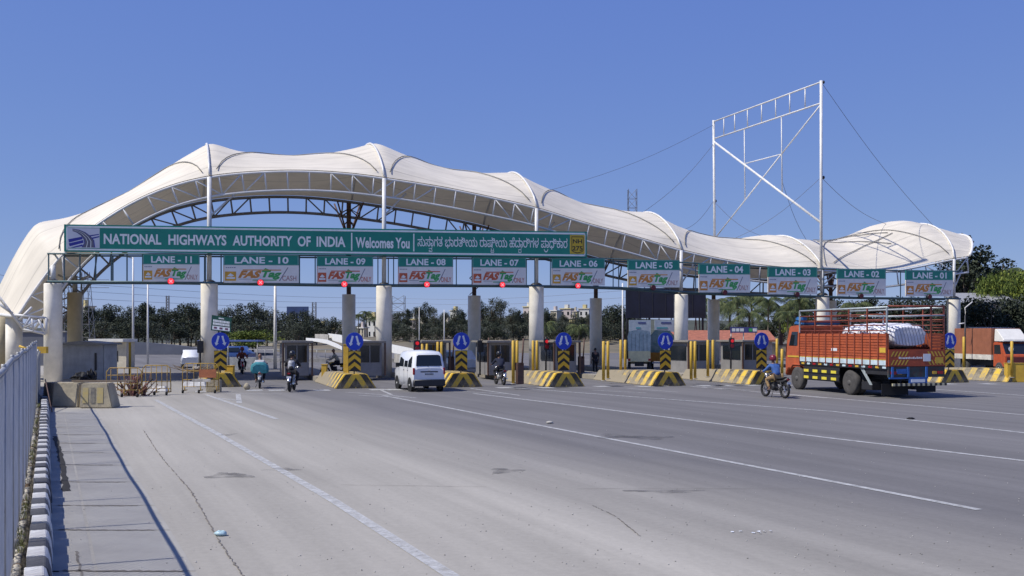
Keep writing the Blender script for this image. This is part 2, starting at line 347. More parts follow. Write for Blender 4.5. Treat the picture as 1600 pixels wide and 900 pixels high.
# raised ground behind: embankment and slopes
def mound(name, keys, Y0, Y1, m, seed):
    random.seed(seed); mb = MB(); rows = []
    us = [keys[0][0] + (keys[-1][0] - keys[0][0]) * i / 60 for i in range(61)]
    for k in range(9):
        f = k / 8; Y = lerp(Y0, Y1, f); row = []
        for u in us:
            h = interp(keys, u); prof = min(1, f * 1.7) ** .8; row.append(Vector(((u - 800) / F * Y, Y, -.3 + (h + .3) * prof + random.uniform(-.12, .12) * (f > .1))))
        rows.append(row)
    mb.grid(rows); return tag(mb.build(name, m), kind='structure')
grassy = mat("dry_grass_slope", (.20, .16, .11), .95, scale=.25, col2=(.10, .095, .055), bump=.5, bscale=4)
mound("embankment", [(430, .6), (520, 1.2), (640, 2.4), (700, 2.3), (800, 2.0), (960, 1.9), (1150, 1.8), (1300, 1.6)], 125, 215, grassy, 1)
mound("hill", [(-500, 4), (100, 5), (340, 5), (600, 6), (760, 9.5), (900, 10.5), (1020, 9), (1200, 8), (1700, 6), (2300, 5)], 250, 600, mat("far_scrub", (.07, .075, .045), .95, scale=.05, col2=(.035, .04, .027)), 2)

# ================================================================== CANOPY
D = 11.1
canopy = thing("toll_plaza_canopy", "long cream tensile fabric canopy on trusses and round columns over the toll lanes", "canopy", tuple(sd(0, 0)))
Fk = [(24, 496), (28, 490), (45, 458), (65, 425), (95, 390), (145, 350), (200, 315), (260, 288), (327, 272), (400, 266), (465, 264), (540, 268), (600, 276), (700, 292), (838, 322), (900, 343), (1000, 370), (1064, 390), (1150, 408), (1220, 417), (1285, 420), (1340, 424), (1390, 423), (1440, 414), (1490, 402), (1515, 400)]
Mk = [(-20, 490), (0, 450), (25, 398), (55, 350), (75, 346), (100, 343), (140, 332), (175, 315), (200, 303), (240, 278), (285, 249), (327, 225), (370, 239), (420, 244), (457, 246), (510, 242), (550, 234), (583, 225), (625, 243), (665, 258), (700, 267), (750, 272), (795, 271), (820, 284), (860, 301), (900, 318), (940, 326), (975, 331), (1003, 332), (1040, 351), (1075, 364), (1115, 372), (1150, 374), (1170, 370), (1197, 367), (1230, 373), (1265, 376), (1290, 377), (1330, 367), (1365, 352), (1390, 346), (1408, 345), (1450, 356), (1490, 368)]
FS = [szof(u, v, 0) for u, v in Fk]; MS = [szof(u, v, D / 2) for u, v in Mk]
def smooth_keys(keys, n=3, step=.5):
    x0, x1 = keys[0][0], keys[-1][0]; N_ = int((x1 - x0) / step); xs = [x0 + (x1 - x0) * i / N_ for i in range(N_ + 1)]; ys = [interp(keys, x) for x in xs]
    for _ in range(n): ys = [ys[0]] + [(ys[i - 1] + 2 * ys[i] + ys[i + 1]) / 4 for i in range(1, N_)] + [ys[-1]]
    return list(zip(xs, ys))
FSs = smooth_keys(FS, 10); MSs = smooth_keys(MS, 1, .3)
COLU = [83, 327, 600, 838, 1064, 1285, 1490]; COLV = [443, 443, 447, 447, 460, 462, 467]
COLS = [s_of(u, 0) for u in COLU]
sL, sR = FS[0][0], FS[-1][0]; mL, mR = MS[0][0], MS[-1][0]
def s_mid(t):
    x = t
    if t < sL + 9: x += (mL - sL) * ((sL + 9 - t) / 9) ** 2
    if t > sR - 4: x += (mR - sR) * ((t - sR + 4) / 4) ** 2
    return x
def archness(t):
    d = min(abs(t - c) for c in COLS); return max(0., 1 - d / 4.6)
def canopy_pt(t, wv):
    zf = interp(FSs, t); sm = s_mid(t); zm = interp(MSs, sm)
    a = archness(t); p = 1.05 - .30 * a ** 1.5
    k = max(0., sin(pi * wv)) ** p; s = t + (sm - t) * k; return sd(s, D * wv, zf + (zm - zf) * k)
NT, NW = 330, 26
mb = MB(); rows = []
ts = sorted(set([sL + (sR - sL) * i / NT for i in range(NT + 1)] + COLS))
for t in ts: rows.append([canopy_pt(t, j / NW) for j in range(NW + 1)])
mb.grid(rows)
def membrane_mat():
    m = bpy.data.materials.new("cream_tensile_fabric"); m.use_nodes = True; n = m.node_tree; b = n.nodes["Principled BSDF"]
    b.inputs["Roughness"].default_value = .6; geo = N(n, "ShaderNodeNewGeometry")
    mp = N(n, "ShaderNodeMapping"); mp.inputs["Rotation"].default_value = (0, 0, -ROT); n.links.new(geo.outputs["Position"], mp.inputs[0]); sp = N(n, "ShaderNodeSeparateXYZ"); n.links.new(mp.outputs[0], sp.inputs[0])
    nz = N(n, "ShaderNodeTexNoise"); nz.inputs["Scale"].default_value = .35; nz.inputs["Detail"].default_value = 6; n.links.new(geo.outputs["Position"], nz.inputs["Vector"])
    mp2 = N(n, "ShaderNodeMapping"); mp2.inputs["Scale"].default_value = (.5, 2.5, .25); n.links.new(mp.outputs[0], mp2.inputs[0])
    dr = N(n, "ShaderNodeTexNoise"); dr.inputs["Scale"].default_value = 1.2; dr.inputs["Detail"].default_value = 8; n.links.new(mp2.outputs[0], dr.inputs["Vector"])
    seam = mth(n, 'FRACT', mth(n, 'MULTIPLY', sp.outputs[1], .55)); sm = mth(n, 'LESS_THAN', seam, .035)
    v = mth(n, 'MULTIPLY', mth(n, 'MULTIPLY_ADD', nz.outputs[0], .34, .80), mth(n, 'MULTIPLY_ADD', dr.outputs[0], .42, .77)); v = mth(n, 'MULTIPLY', v, mth(n, 'MULTIPLY_ADD', sm, -.24, 1))
    mx = N(n, "ShaderNodeMix", data_type='RGBA', blend_type='MULTIPLY'); mx.inputs[0].default_value = 1; mx.inputs[6].default_value = (.755, .69, .565, 1)
    cb = N(n, "ShaderNodeCombineColor"); [n.links.new(v, cb.inputs[i]) for i in range(3)]; n.links.new(cb.outputs[0], mx.inputs[7]); n.links.new(mx.outputs[2], b.inputs["Base Color"])
    bp = N(n, "ShaderNodeBump"); bp.inputs["Strength"].default_value = .5; bp.inputs["Distance"].default_value = .12; n.links.new(dr.outputs[0], bp.inputs["Height"]); n.links.new(bp.outputs[0], b.inputs["Normal"])
    tr = N(n, "ShaderNodeBsdfTranslucent"); tr.inputs[0].default_value = (.80, .70, .55, 1); ms = N(n, "ShaderNodeMixShader"); ms.inputs[0].default_value = .06
    out = n.nodes["Material Output"]; n.links.new(b.outputs[0], ms.inputs[1]); n.links.new(tr.outputs[0], ms.inputs[2]); n.links.new(ms.outputs[0], out.inputs[0]); return m
MEM = membrane_mat()
membrane = mb.build("roof_membrane", MEM, canopy, True)
# seams (dark) sweeping bay by bay and white hoops over each column
seamm = mat("dark_seam_cable", (.25, .24, .21), .7)
upv = Vector((0, 0, .04)); fr = -RV * .05
for a, b in zip([sL + 1] + COLS, COLS + [sR]):
    if b - a < 3: continue
    pts = []
    for i in range(31):
        x = i / 30; wv = .02 + .44 * sin(pi * x) ** .9; pts.append(canopy_pt(lerp(a + .4, b - .4, x), wv) + upv + fr)
    sb = MB(); sb.path(pts, .03, 5); sb.build("seam_cable", seamm, membrane, True)
for c in COLS[1:]:
    sb = MB(); sb.path([canopy_pt(c, j / 24) + upv * 1.2 + fr for j in range(0, 25)], .065, 6); sb.build("ridge_hoop", M['white_steel'], canopy, True)
for t in (sL, sR):
    sb = MB(); sb.path([canopy_pt(t, j / 24) + upv for j in range(0, 25)], .09, 6); sb.build("end_hoop", M['white_steel'], canopy, True)
sb = MB()
for (a, b, w0, w1) in ((1310, 1440, .05, .28), (1330, 1425, .35, .2), (1340, 1436, .46, .3)):     # patch seams on the last hump
    A = s_of(a, 0); B = s_of(b, 0); sb.path([canopy_pt(lerp(A, B, i / 16), lerp(w0, w1, i / 16) + .06 * sin(pi * i / 16)) + upv + fr for i in range(17)], .03, 5)
sb.build("patch_seam", seamm, membrane, True)
# trusses
def truss(name, d, m, rr, vert=.06):
    mb = MB(); hd = 1.05; L = 0; top = []; t = sL
    while t < sR: top.append(Vector((t, interp(FSs, t) - .12))); t += .25
    nrm = []
    for i, p in enumerate(top):
        q = top[min(i + 1, len(top) - 1)] - top[max(i - 1, 0)]; q.normalize(); nn = Vector((q.y, -q.x)); nrm.append(nn if nn.y < 0 else -nn)
    bot = [p + n_ * hd for p, n_ in zip(top, nrm)]
    for _ in range(4): bot = [bot[0]] + [(bot[i - 1] + bot[i] * 2 + bot[i + 1]) / 4 for i in range(1, len(bot) - 1)] + [bot[-1]]
    W = lambda p: sd(p.x, d, p.y)
    mb.path([W(p) for p in top], rr, 6); mb.path([W(p) for p in bot], rr, 6)
    acc = 0; last = 0; nodes = [0]
    for i in range(1, len(top)):
        acc += (top[i] - top[i - 1]).length
        if acc > 1.22: nodes.append(i); acc = 0
    for i in nodes: mb.tube(W(top[i]), W(bot[i]), vert, 5)
    for a, b in zip(nodes, nodes[1:]):
        s0 = top[a].x; near = min(COLS, key=lambda c: abs(c - (top[a].x + top[b].x) / 2)); dd = (top[a].x + top[b].x) / 2 - near
        if abs(dd) < 2.9:
            (mb.tube(W(bot[a]), W(top[b]), vert * .85, 5) if dd > 0 else mb.tube(W(top[a]), W(bot[b]), vert * .85, 5))
    mb.build(name, m, canopy, True); return top, bot
truss("arch_truss", .0, M['white_steel'], .07, .05); truss("arch_truss", D, M['grey_steel'], .10)  # rear truss: its shade under the roof is painted in as darker grey
# columns
COLH = []
for u, v in zip(COLU, COLV):
    p = gp(u, v, 0); COLH.append(p.z)
    mb = MB(); c = sd(s_of(u, 0), 0)
    mb.lathe(c, [(.46, -.02), (.46, p.z - .05), (.44, p.z)], 32); mb.build("column", M['conc_white'], canopy, True)
    mb = MB(); mb.lathe(c, [(.36, p.z + .001), (.36, p.z + .10), (.2, p.z + .2)], 16); mb.build("bearing", M['dark'], canopy, True)
    top = interp(FSs, s_of(u, 0)) - .1; mb = MB(); mb.tube(c + Vector((0, 0, p.z + .15)), c + Vector((0, 0, top)), .13, 12); mb.build("pole", M['white_steel'], canopy, True)
    mb = MB(); zt = top - 1.6
    if zt > p.z + 1.2:
        for sgn in (1,): mb.tube(c + Vector((0, 0, zt - .6)), c + PV * 1.5 * sgn + RV * .8 + Vector((0, 0, zt + .9)), .06, 5)
        mb.build("strut", M['white_steel'], canopy, True)
for u, v, vb in ((117, 457, 575), (545, 460, 0), (741, 462, 0), (931, 466, 0), (1115, 468, 0), (1298, 470, 0)):
    s = s_of(u, D); p = gp(u, v, D); c = sd(s, D)
    mb = MB(); mb.lathe(c, [(.46, -.02), (.46, p.z)], 28); mb.build("column", M['tan_conc'] if u == 117 else M['conc_white'], canopy, True)
    top = interp(FSs, s) - .2; mb = MB(); mb.tube(c + Vector((0, 0, p.z - .01)), c + Vector((0, 0, top)), .16, 10)
    zz = max(p.z + .6, top - 2.6)
    mb2 = MB()
    for sx, sy in ((-1, -1), (1, -1), (1, 1), (-1, 1)):
        e = c + PV * sx * .9 + RV * sy * .7 + Vector((0, 0, top)); mb2.tube(c + Vector((0, 0, zz)), e, .06, 5)
        for k in (.4, .7): mb2.tube(c + Vector((0, 0, lerp(zz, top, k + .15))), (c + Vector((0, 0, zz))).lerp(e, k), .04, 4)
    for k in range(4): mb2.tube(c + PV * .35 * (-1) ** k + Vector((0, 0, zz - .6 - k * .6)), c - PV * .35 * (-1) ** k + Vector((0, 0, zz - 1.2 - k * .6)), .035, 4) if zz - 1.2 - k * .6 > p.z else None
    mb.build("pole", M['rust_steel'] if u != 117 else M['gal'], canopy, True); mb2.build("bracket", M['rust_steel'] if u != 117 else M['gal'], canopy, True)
# low end columns and end frame at the left foot
for (u, v, Y, m) in ((22, 490, 53.5, 'conc_white'), (2, 490, 60, 'tan_conc')):
    p = at(u, v, Y); mb = MB(); mb.lathe((p.x, p.y, 0), [(.42, -.02), (.42, p.z)], 28); mb.build("column", M[m], canopy, True)
mb = MB(); W = lambda u, v, d: gp(u, v, d)
for a, b in (((-8, 455), (36, 514)), ((36, 514), (72, 522)), ((22, 492), (72, 497)), ((47, 496), (36, 514)), ((50, 498), (52, 518)), ((60, 499), (70, 520)), ((-8, 470), (20, 490)), ((-8, 455), (10, 480)), ((72, 497), (72, 522)), ((30, 500), (50, 480)), ((60, 500), (38, 512))):
    mb.tube(W(*a, -.6), W(*b, -.6), .07, 6)
mb.tube(W(72, 497, -.6), W(72, 497, 2.6), .06, 5); mb.tube(W(36, 514, -.6), W(40, 512, 9), .07, 5)
mb.build("end_frame", M['white_steel'], canopy, True)

# ================================================================== GANTRY AND SIGNS
gantry = thing("sign_gantry", "slim dark steel gantry frame running across the columns under the canopy", "gantry", tuple(sd(0, -.6)))
DG = -.75
bot = [(74, 439), (267, 440), (538, 444), (785, 445), (903, 446.5), (985, 449), (1062, 455), (1133, 458), (1246, 461), (1346, 464), (1500, 466)]
topk = [(74, 396.5), (267, 397), (538, 400), (785, 402), (945, 404), (1062, 410), (1133, 414), (1246, 419), (1346, 422), (1500, 424)]
mb = MB()
for d in (DG - .06, DG + 1.5):
    mb.path([gp(u, v + 1.0, DG) + RV * (d - DG) for u, v in bot], .075, 4); mb.path([gp(u, v, DG) + RV * (d - DG) for u, v in topk], .06, 4)
mb.build("beam", M['teal'], gantry, True)
u = 76
while u < 1500:
    mb = MB(); mb.tube(gp(u, interp(topk, u), DG), gp(u, interp(bot, u), DG), .04, 4); mb.build("upright", M['teal'], gantry, True)
    if int(u / 25) % 3 == 0:
        mb = MB(); mb.tube(gp(u, interp(topk, u), DG) + RV * 1.5, gp(u, interp(bot, u), DG) + RV * 1.5, .04, 4); mb.build("upright", M['teal'], gantry, True)
        mb = MB(); mb.tube(gp(u, interp(bot, u), DG), gp(u, interp(bot, u), DG) + RV * 1.5, .04, 4); mb.build("tie_bar", M['teal'], gantry, True)
    u += 24.5 if u < 1000 else 40
for c, u in zip(COLS, COLU):
    for v in (interp(bot, u), interp(topk, u)):
        mb = MB(); mb.tube(gp(u, v, DG), gp(u, v, DG) + RV * 1.5, .05, 4); mb.build("bracket", M['teal'], gantry, True)
green = mat("green_sign_sheet", (.008, .25, .18), .4, var=.06, scale=1.2)
green_d = mat("dark_green_sign_edge", (.02, .10, .09), .5)
letter = mat("grey_white_lettering", (.82, .86, .84), .5, var=.05)
def solid_glyphs(body, cell=.022, grow=.012):
    """glyph outlines of this script overlap themselves, so fill them by winding number, as rows of thin quads"""
    c = bpy.data.curves.new("t", "FONT"); c.body = body; c.fill_mode = 'NONE'; c.resolution_u = 4
    o = bpy.data.objects.new("t", c); scn.collection.objects.link(o); bpy.context.view_layer.update()
    m = bpy.data.meshes.new_from_object(o.evaluated_get(bpy.context.evaluated_depsgraph_get()))
    P = [(v.co.x, v.co.y) for v in m.vertices]; E = [tuple(e.vertices) for e in m.edges]
    bpy.data.objects.remove(o); bpy.data.curves.remove(c); bpy.data.meshes.remove(m)
    nxt = {}
    for i, j in E:      # contours are stored in order; the closing edge joins last to first
        if j == i + 1: nxt[i] = j
        elif i == j + 1: nxt[j] = i
        else: nxt[max(i, j)] = min(i, j)
    segs = [(P[i], P[j]) for i, j in nxt.items()]
    ys = [p[1] for p in P]; V = []; Fc = []; y = min(ys) + cell / 2
    while y < max(ys):
        xs = []
        for (x0, y0), (x1, y1) in segs:
            if (y0 <= y) != (y1 <= y): xs.append((x0 + (x1 - x0) * (y - y0) / (y1 - y0), 1 if y1 > y0 else -1))
        xs.sort(); wn = 0
        for (xa, da), (xb, _) in zip(xs, xs[1:]):
            wn += da
            if wn != 0 and xb - xa > 1e-4:
                b = len(V); h = cell / 2 + grow; V += [(xa - grow, y - cell / 2), (xb + grow, y - cell / 2), (xb + grow, y + cell / 2), (xa - grow, y + cell / 2)]; Fc.append((b, b + 1, b + 2, b + 3))
        y += cell
    return V, Fc
def kannada():
    V = []; Fc = []; x = 0.0; G = {}
    def g(s):
        if s not in G: G[s] = solid_glyphs(s)
        return G[s]
    words = [[("ಸು", ""), ("ಸಾ", "ವ"), ("ಗ", ""), ("ತ", "")], [("ಭಾ", ""), ("ರ", ""), ("ತಿ", ""), ("ೕ", ""), ("ಯ", "")], [("ರಾ", ""), ("ಷಿ", "ಟ"), ("ೕ", ""), ("ಯ", "")], [("ಹೆ", ""), ("ದಾ", "ದ"), ("ರಿ", ""), ("ಗ", ""), ("ಳ", "")], [("ಪಾ", "್ರ"), ("ಧಿ", ""), ("ಕಾ", ""), ("ರ", "")]]
    for wd in words:
        for main, subg in wd:
            v, f = g(main); xs = [p[0] for p in v]; o = x - min(xs); b = len(V); V += [(p[0] + o, p[1]) for p in v]; Fc += [tuple(b + i for i in q) for q in f]; wdt = max(xs) - min(xs)
            if subg == "್ರ":     # the subscript r is a bowl-shaped stroke under the letter
                b = len(V); n = 10; cx = x + wdt * .62
                for i in range(n + 1): a = pi * (1.0 + i / n); V += [(cx + .22 * cos(a), -.12 + .16 * sin(a)), (cx + .31 * cos(a), -.12 + .26 * sin(a))]
                Fc += [(b + 2 * i, b + 2 * i + 1, b + 2 * i + 3, b + 2 * i + 2) for i in range(n)]
            elif subg:
                v2, f2 = g(subg); b = len(V); mx = min(p[0] for p in v2); V += [((p[0] - mx) * .62 + x + wdt * .42, p[1] * .55 - .46) for p in v2]; Fc += [tuple(b + i for i in q) for q in f2]
            x += wdt + .035
        x += .30
    return V, Fc
# header board
hd = thing("highway_header_sign", "long green board reading NATIONAL HIGHWAYS AUTHORITY OF INDIA above the left lane signs", "sign board", tuple(gp(500, 400, -1)))
pn = Panel(gp(100, 350.5, -1), gp(917, 362, -1), gp(917, 402.5, -1), gp(100, 393, -1))
def A_(u): return (u - 100) / 817
mb = MB(); pn.slab(mb, 0, 0, 1, 1, .0, .12); mb.build("panel", green, hd, True)
mb = MB()
for a0, b0, a1, b1 in ((.0035, .05, .9965, .115), (.0035, .885, .9965, .95), (.0035, .05, .0068, .95), (.9932, .05, .9965, .95)): pn.slab(mb, a0, b0, a1, b1, .014, .012)
for uu in (514, 614): pn.slab(mb, A_(uu), .17, A_(uu + 1.8), .84, .014, .012)
mb.build("border", letter, hd, True)
for wd, a0, b0, a1, b1 in (("NATIONAL", 153, .32, 232, .71), ("HIGHWAYS", 242, .32, 325, .71), ("AUTHORITY", 334, .32, 423, .71), ("OF", 431, .32, 451, .71), ("INDIA", 460, .32, 505, .71), ("Welcomes You", 521, .33, 608, .74)):
    mb = MB(); pn.text(mb, wd, A_(a0), b0, A_(a1), b1, .016, bold=.03); mb.build("lettering", letter, hd, True)
mb = MB(); pn.text(mb, "", A_(621), .26, A_(881), .86, .016, vf=kannada()); mb.build("lettering", letter, hd, True)
# emblem: arched road crossing blue rails on white
mb = MB(); pn.slab(mb, A_(104.5), .13, A_(147.5), .86, .015, .012); mb.build("emblem_ground", mat("pale_emblem_sheet", (.62, .64, .72), .5, var=.03), hd, True)
def E_(x, y): return (A_(104.5 + 43 * x), .13 + .73 * y)
mb = MB(); nav = 0; gry = 1; lt = 2
def ep(pts, mi, off): pn.poly(mb, [E_(*p) for p in pts], off, mi)
ep([(.03, .57), (.45, .43), (.47, .56), (.05, .74)], 0, .018); ep([(.04, .78), (.48, .60), (.50, .74), (.07, .93)], 0, .018)
ep([(.68, .36), (.98, .28), (.98, .33), (.70, .42)], 0, .018); ep([(.74, .48), (.99, .39), (.99, .45), (.78, .54)], 0, .018)
ep([(.10, .98), (.45, .83), (.5, .90), (.2, .99)], 0, .018)
outer = [(.15, .04), (.35, .08), (.55, .20), (.72, .40), (.83, .62), (.86, .97)]; inner = [(.16, .16), (.30, .24), (.42, .38), (.50, .56), (.52, .75), (.44, .97)]
for (o0, o1, i0, i1) in zip(outer, outer[1:], inner, inner[1:]):
    ep([o0, o1, i1, i0], 1, .020)
    for f0, f1 in ((.30, .36), (.62, .68)):
        m_ = lambda a, b, f: (a[0] + (b[0] - a[0]) * f, a[1] + (b[1] - a[1]) * f)
        ep([m_(o0, i0, f0), m_(o1, i1, f0), m_(o1, i1, f1), m_(o0, i0, f1)], 2, .023)
    for f0, f1 in ((.0, .07), (.93, 1.0)):
        ep([m_(o0, i0, f0), m_(o1, i1, f0), m_(o1, i1, f1), m_(o0, i0, f1)], 0, .023)
mb.build("emblem", [mat("emblem_navy", (.03, .035, .30), .5), mat("emblem_grey", (.13, .13, .19), .5), letter], hd, True)
# route shield
mb = MB(); pn.slab(mb, A_(886), .14, A_(913), .86, .015, .012); mb.build("route_plate", mat("yellow_route_plate", (.62, .43, .03), .5, var=.04), hd, True)
mb = MB()
pn.text(mb, "NH", A_(891), .30, A_(908), .46, .020, bold=.03); pn.text(mb, "275", A_(890), .56, A_(909), .74, .020, bold=.03)
for a0, b0, a1, b1 in ((888.5, .20, 889.5, .74), (909.5, .20, 910.5, .74), (888.5, .19, 910.5, .22)): pn.slab(mb, A_(a0), b0, A_(a1), b1, .0185, .003)
pn.poly(mb, [(A_(888.5), .74), (A_(892), .80), (A_(899.5), .84), (A_(899.5), .81), (A_(892.5), .77), (A_(889.5), .72)], .0185); pn.poly(mb, [(A_(910.5), .74), (A_(909.5), .72), (A_(906.5), .77), (A_(899.5), .81), (A_(899.5), .84), (A_(907), .80)], .0185)
mb.build("route_number", mat("dark_brown_ink", (.04, .035, .02), .5), hd, True)
# lane signs
lw = mat("lane_sign_white", (.84, .82, .76), .5, var=.05, scale=2)
ink_or = mat("orange_logo_ink", (.66, .27, .05), .5); ink_gr = mat("green_logo_ink", (.06, .40, .11), .5); ink_rd = mat("red_orange_logo_ink", (.62, .13, .05), .5); ink_gy = mat("grey_ink", (.25, .26, .30), .5); ink_pk = mat("faded_red_ink", (.50, .25, .22), .5)
amber = mat("amber_logo_ink", (.72, .38, .04), .5)
LS = [("11", 223, 312, 397, 440, 'a', "ONLY", 15), ("10", 349, 467, 398, 442, 'a', "CASH", 15), ("09", 495, 583, 400, 443.5, 'r', "ONLY", 15), ("08", 622, 708, 401, 444, 'r', "ONLY", 15), ("07", 738, 822, 402, 445, 'r', "ONLY", 15),
      ("06", 862, 945, 403.5, 446, 'a', "ONLY", 15), ("05", 981, 1062, 406, 449, 'a', "ONLY", 15), ("04", 1092, 1172, 412, 457, 'o', "ONLY", 15), ("03", 1200, 1277, 417, 460, 'o', "ONLY", 15), ("02", 1308, 1384, 420, 462, 'o', "ONLY", 15), ("01", 1415, 1489, 422.5, 463, 'o', "ONLY", 15)]
WHERE = {"11": "leftmost of the row, under the long board's emblem", "10": "with CASH in its corner, the widest of the row", "09": "with a red logo, under the words Welcomes You", "08": "with a red logo, just right of the third front column",
 "07": "with a red logo, under the middle of the long board", "06": "below the yellow route plate of the long board", "05": "in front of the dark hoarding, left of its column", "04": "above the coconut palms, right of the hoarding",
 "03": "just left of the billboard frame post", "02": "just right of the billboard frame post", "01": "rightmost of the row, at the canopy end"}
for num, u0, u1, v0, v1, style, word, _ in LS:
    t = thing("lane_sign", f"lane sign LANE - {num} {WHERE[num]}", "lane sign", tuple(gp((u0 + u1) / 2, v1, DG - .1)), group="lane signs hanging along the gantry")
    sl_ = .9 / 100 * (u1 - u0)
    p = Panel(gp(u0, v0 - .1 * sl_, DG - .14), gp(u1, v0 + .4 * sl_, DG - .14), gp(u1, v1 + .2 * sl_, DG - .14), gp(u0, v1 - .2 * sl_, DG - .14))
    mb = MB(); p.slab(mb, 0, 0, 1, .37, .012, .07); mb.build("header_panel", green, t, True)
    mb = MB(); p.slab(mb, 0.0, .372, 1, 1, .008, .06); mb.build("lower_panel", lw, t, True)
    mb = MB(); p.text(mb, "LANE - " + num, .145, .075, .86, .315, .018, bold=.03)
    for a0, b0, a1, b1 in ((.004, .005, .996, .03), (.004, .35, .996, .372), (.004, .0, .018, .372), (.982, 0, .996, .372)): p.slab(mb, a0, b0, a1, b1, .0155, .003, 1)
    mb.build("lane_lettering", [mat("lane_white_letter", (.85, .88, .87), .5, var=.04), mat("pale_green_rim", (.16, .36, .32), .5)], t, True)
    top = {'a': ink_or, 'r': ink_rd, 'o': ink_or}[style]; sq = {'a': amber, 'r': ink_rd, 'o': amber if style == 'a' else ink_or}[style]
    mb = MB()
    p.slab(mb, .02, .60, .165, .93, .0115, .003, 1); p.slab(mb, .04, .80, .15, .86, .0145, .003, 3); p.poly(mb, [(.05, .76), (.09, .66), (.14, .74), (.11, .78)], .0145, 3)
    p.text(mb, "FAS", .19, .565, .46, .83, .013, 0, .06, shear=.05); p.text(mb, "Tag", .46, .555, .73, .88, .013, 2, .05, shear=.05)
    p.slab(mb, .25, .525, .76, .56, .0115, .003, 0); p.poly(mb, [(.55, .47), (.575, .50), (.60, .525), (.53, .525)], .0125, 2); p.slab(mb, .38, .885, .70, .915, .0115, .003, 2)
    p.poly(mb, [(.845, .45), (.86, .45), (.745, .93), (.73, .93)], .0115, 4)
    p.text(mb, word, .775, .74, .965, .92, .0125, 5, .01)
    for k in range(5): p.slab(mb, .03 + k * .027, .445, .05 + k * .027, .475, .0115, .003, 4)
    p.slab(mb, .2, .86, .37, .875, .0115, .002, 4)
    p.slab(mb, .0, .372, .008, 1, .0115, .003, 1)
    mb.build("logo", [top, sq, ink_gr, letter, ink_gy, ink_pk if style != 'r' else ink_rd], t, True)
SIGW = {"11": "leftmost lit signal lamp, a red cross under LANE - 11", "10": "lit red cross lamp under the widest lane sign, LANE - 10", "09": "lit red cross lamp under LANE - 09, left of the third front column", "08": "lit red cross lamp under LANE - 08, right of the third front column",
 "07": "lit red cross lamp under LANE - 07, above the second back column gap", "06": "rightmost lit red cross lamp, under LANE - 06", "05": "dark lamp under LANE - 05, above the navy hoarding", "04": "dark lamp under LANE - 04, above the palms",
 "03": "dark lamp under LANE - 03, left of the billboard frame post", "02": "dark lamp under LANE - 02, above the orange lorry", "01": "rightmost dark lamp, under LANE - 01"}
xon = mat("lit_red_signal", (.6, .02, .03), .4, emit=((1, .03, .05), 1.1)); xw = mat("lit_white_cross", (.8, .4, .4), .4, emit=((1, .42, .45), .7)); xoff = mat("unlit_signal", (.12, .01, .02), .35)
for i, (u, v) in enumerate([(267, 439.5), (407, 441.5), (538, 444), (667, 444.5), (785, 445), (903, 446.5), (1021, 449.5), (1133, 457), (1246, 460), (1346, 462.5), (1453, 463.5)]):
    lit = i < 6; s_, z_ = szof(u, v, DG - .35); num = 11 - i
    t = thing("lane_signal", SIGW['%02d' % num], "signal lamp", tuple(sd(s_, DG - .35, z_)), rz=ROT, group="signal lamps under the lane signs")
    mb = MB(); mb.lathe((0, 0, 0), [(.15, -.02), (.18, .0), (.18, .16)], 16, axis='y'); mb.build("housing", M['dark'], t)
    mb = MB(); mb.lathe((0, 0, 0), [(.165, -.035), (.165, -.02)], 16, axis='y'); mb.build("lens", xon if lit else xoff, t)
    mb = MB()
    for a in (pi / 4, -pi / 4):
        c_, s2 = cos(a), sin(a); q = [(x * c_ - z * s2, x * s2 + z * c_) for x, z in ((-.11, -.022), (.11, -.022), (.11, .022), (-.11, .022))]; mb.prism(q, -.050 if a > 0 else -.047, -.036)
    mb.build("cross", xw if lit else xoff, t)

# ================================================================== TALL BOARD FRAME WITH GUYS
bf = thing("billboard_frame", "tall bare white steel billboard frame rising above the canopy on guy wires", "billboard frame", tuple(sd(s_of(1283, 0), 0)))
C6 = s_of(1283, 0)
def fd(u):  # depth d along the frame (s constant) seen at column u
    k = (u - 800) / F; b = O + PV * C6; return (k * b.y - b.x) / (RV.x - k * RV.y)
def fp(u, v): d = fd(u); p = sd(C6, d); p.z = CH + (520 - v) / F * p.y; return p
mb = MB(); mb.tube(fp(1283, 126), fp(1283, 455), .10, 8); mb.build("post", M['white_steel'], bf, True)
mb = MB(); mb.tube(fp(1115, 188), fp(1117, 420), .10, 8); mb.build("post", M['white_steel'], bf, True)
mb = MB()
mb.tube(fp(1283, 128), fp(1115, 190), .06, 5); mb.tube(fp(1283, 161), fp(1115, 217), .06, 5)
for u in (1131, 1148, 1168, 1190, 1212, 1234, 1258):
    f = (u - 1115) / 168; mb.tube(fp(u, lerp(190, 128, f)), fp(u, lerp(217, 161, f)), .045, 5)
mb.build("chord", M['white_steel'], bf, True)
mb = MB(); mb.tube(fp(1115, 221), fp(1283, 348), .09, 6); mb.tube(fp(1283, 163), fp(1221, 241), .05, 5); mb.tube(fp(1221, 241), fp(1119, 370), .05, 5)
mb.tube(fp(1163, 202), fp(1164, 312), .045, 5); mb.tube(fp(1221, 182), fp(1222, 300), .045, 5); mb.tube(fp(1163, 256), fp(1221, 241), .045, 5)
mb.build("brace", M['white_steel'], bf, True)
mb = MB()
wires = [(fp(1283, 128), gp(1467, 362, 5)), (fp(1283, 277), gp(1390, 352, 5)), (fp(1115, 195), gp(850, 300, 6)), (fp(1115, 314), gp(1060, 362, 6)), (fp(1283, 277), gp(1140, 376, 5)), (fp(1115, 314), gp(1200, 372, 6)), (fp(1115, 225), gp(1000, 335, 6)), (fp(1221, 280), gp(1262, 378, 5))]
for a, b in wires: mb.path([a.lerp(b, i / 10) - Vector((0, 0, .5 * sin(pi * i / 10))) for i in range(11)], .014, 4)
mb.build("guy_wire", mat("dark_wire", (.10, .10, .12), .5), bf, True)
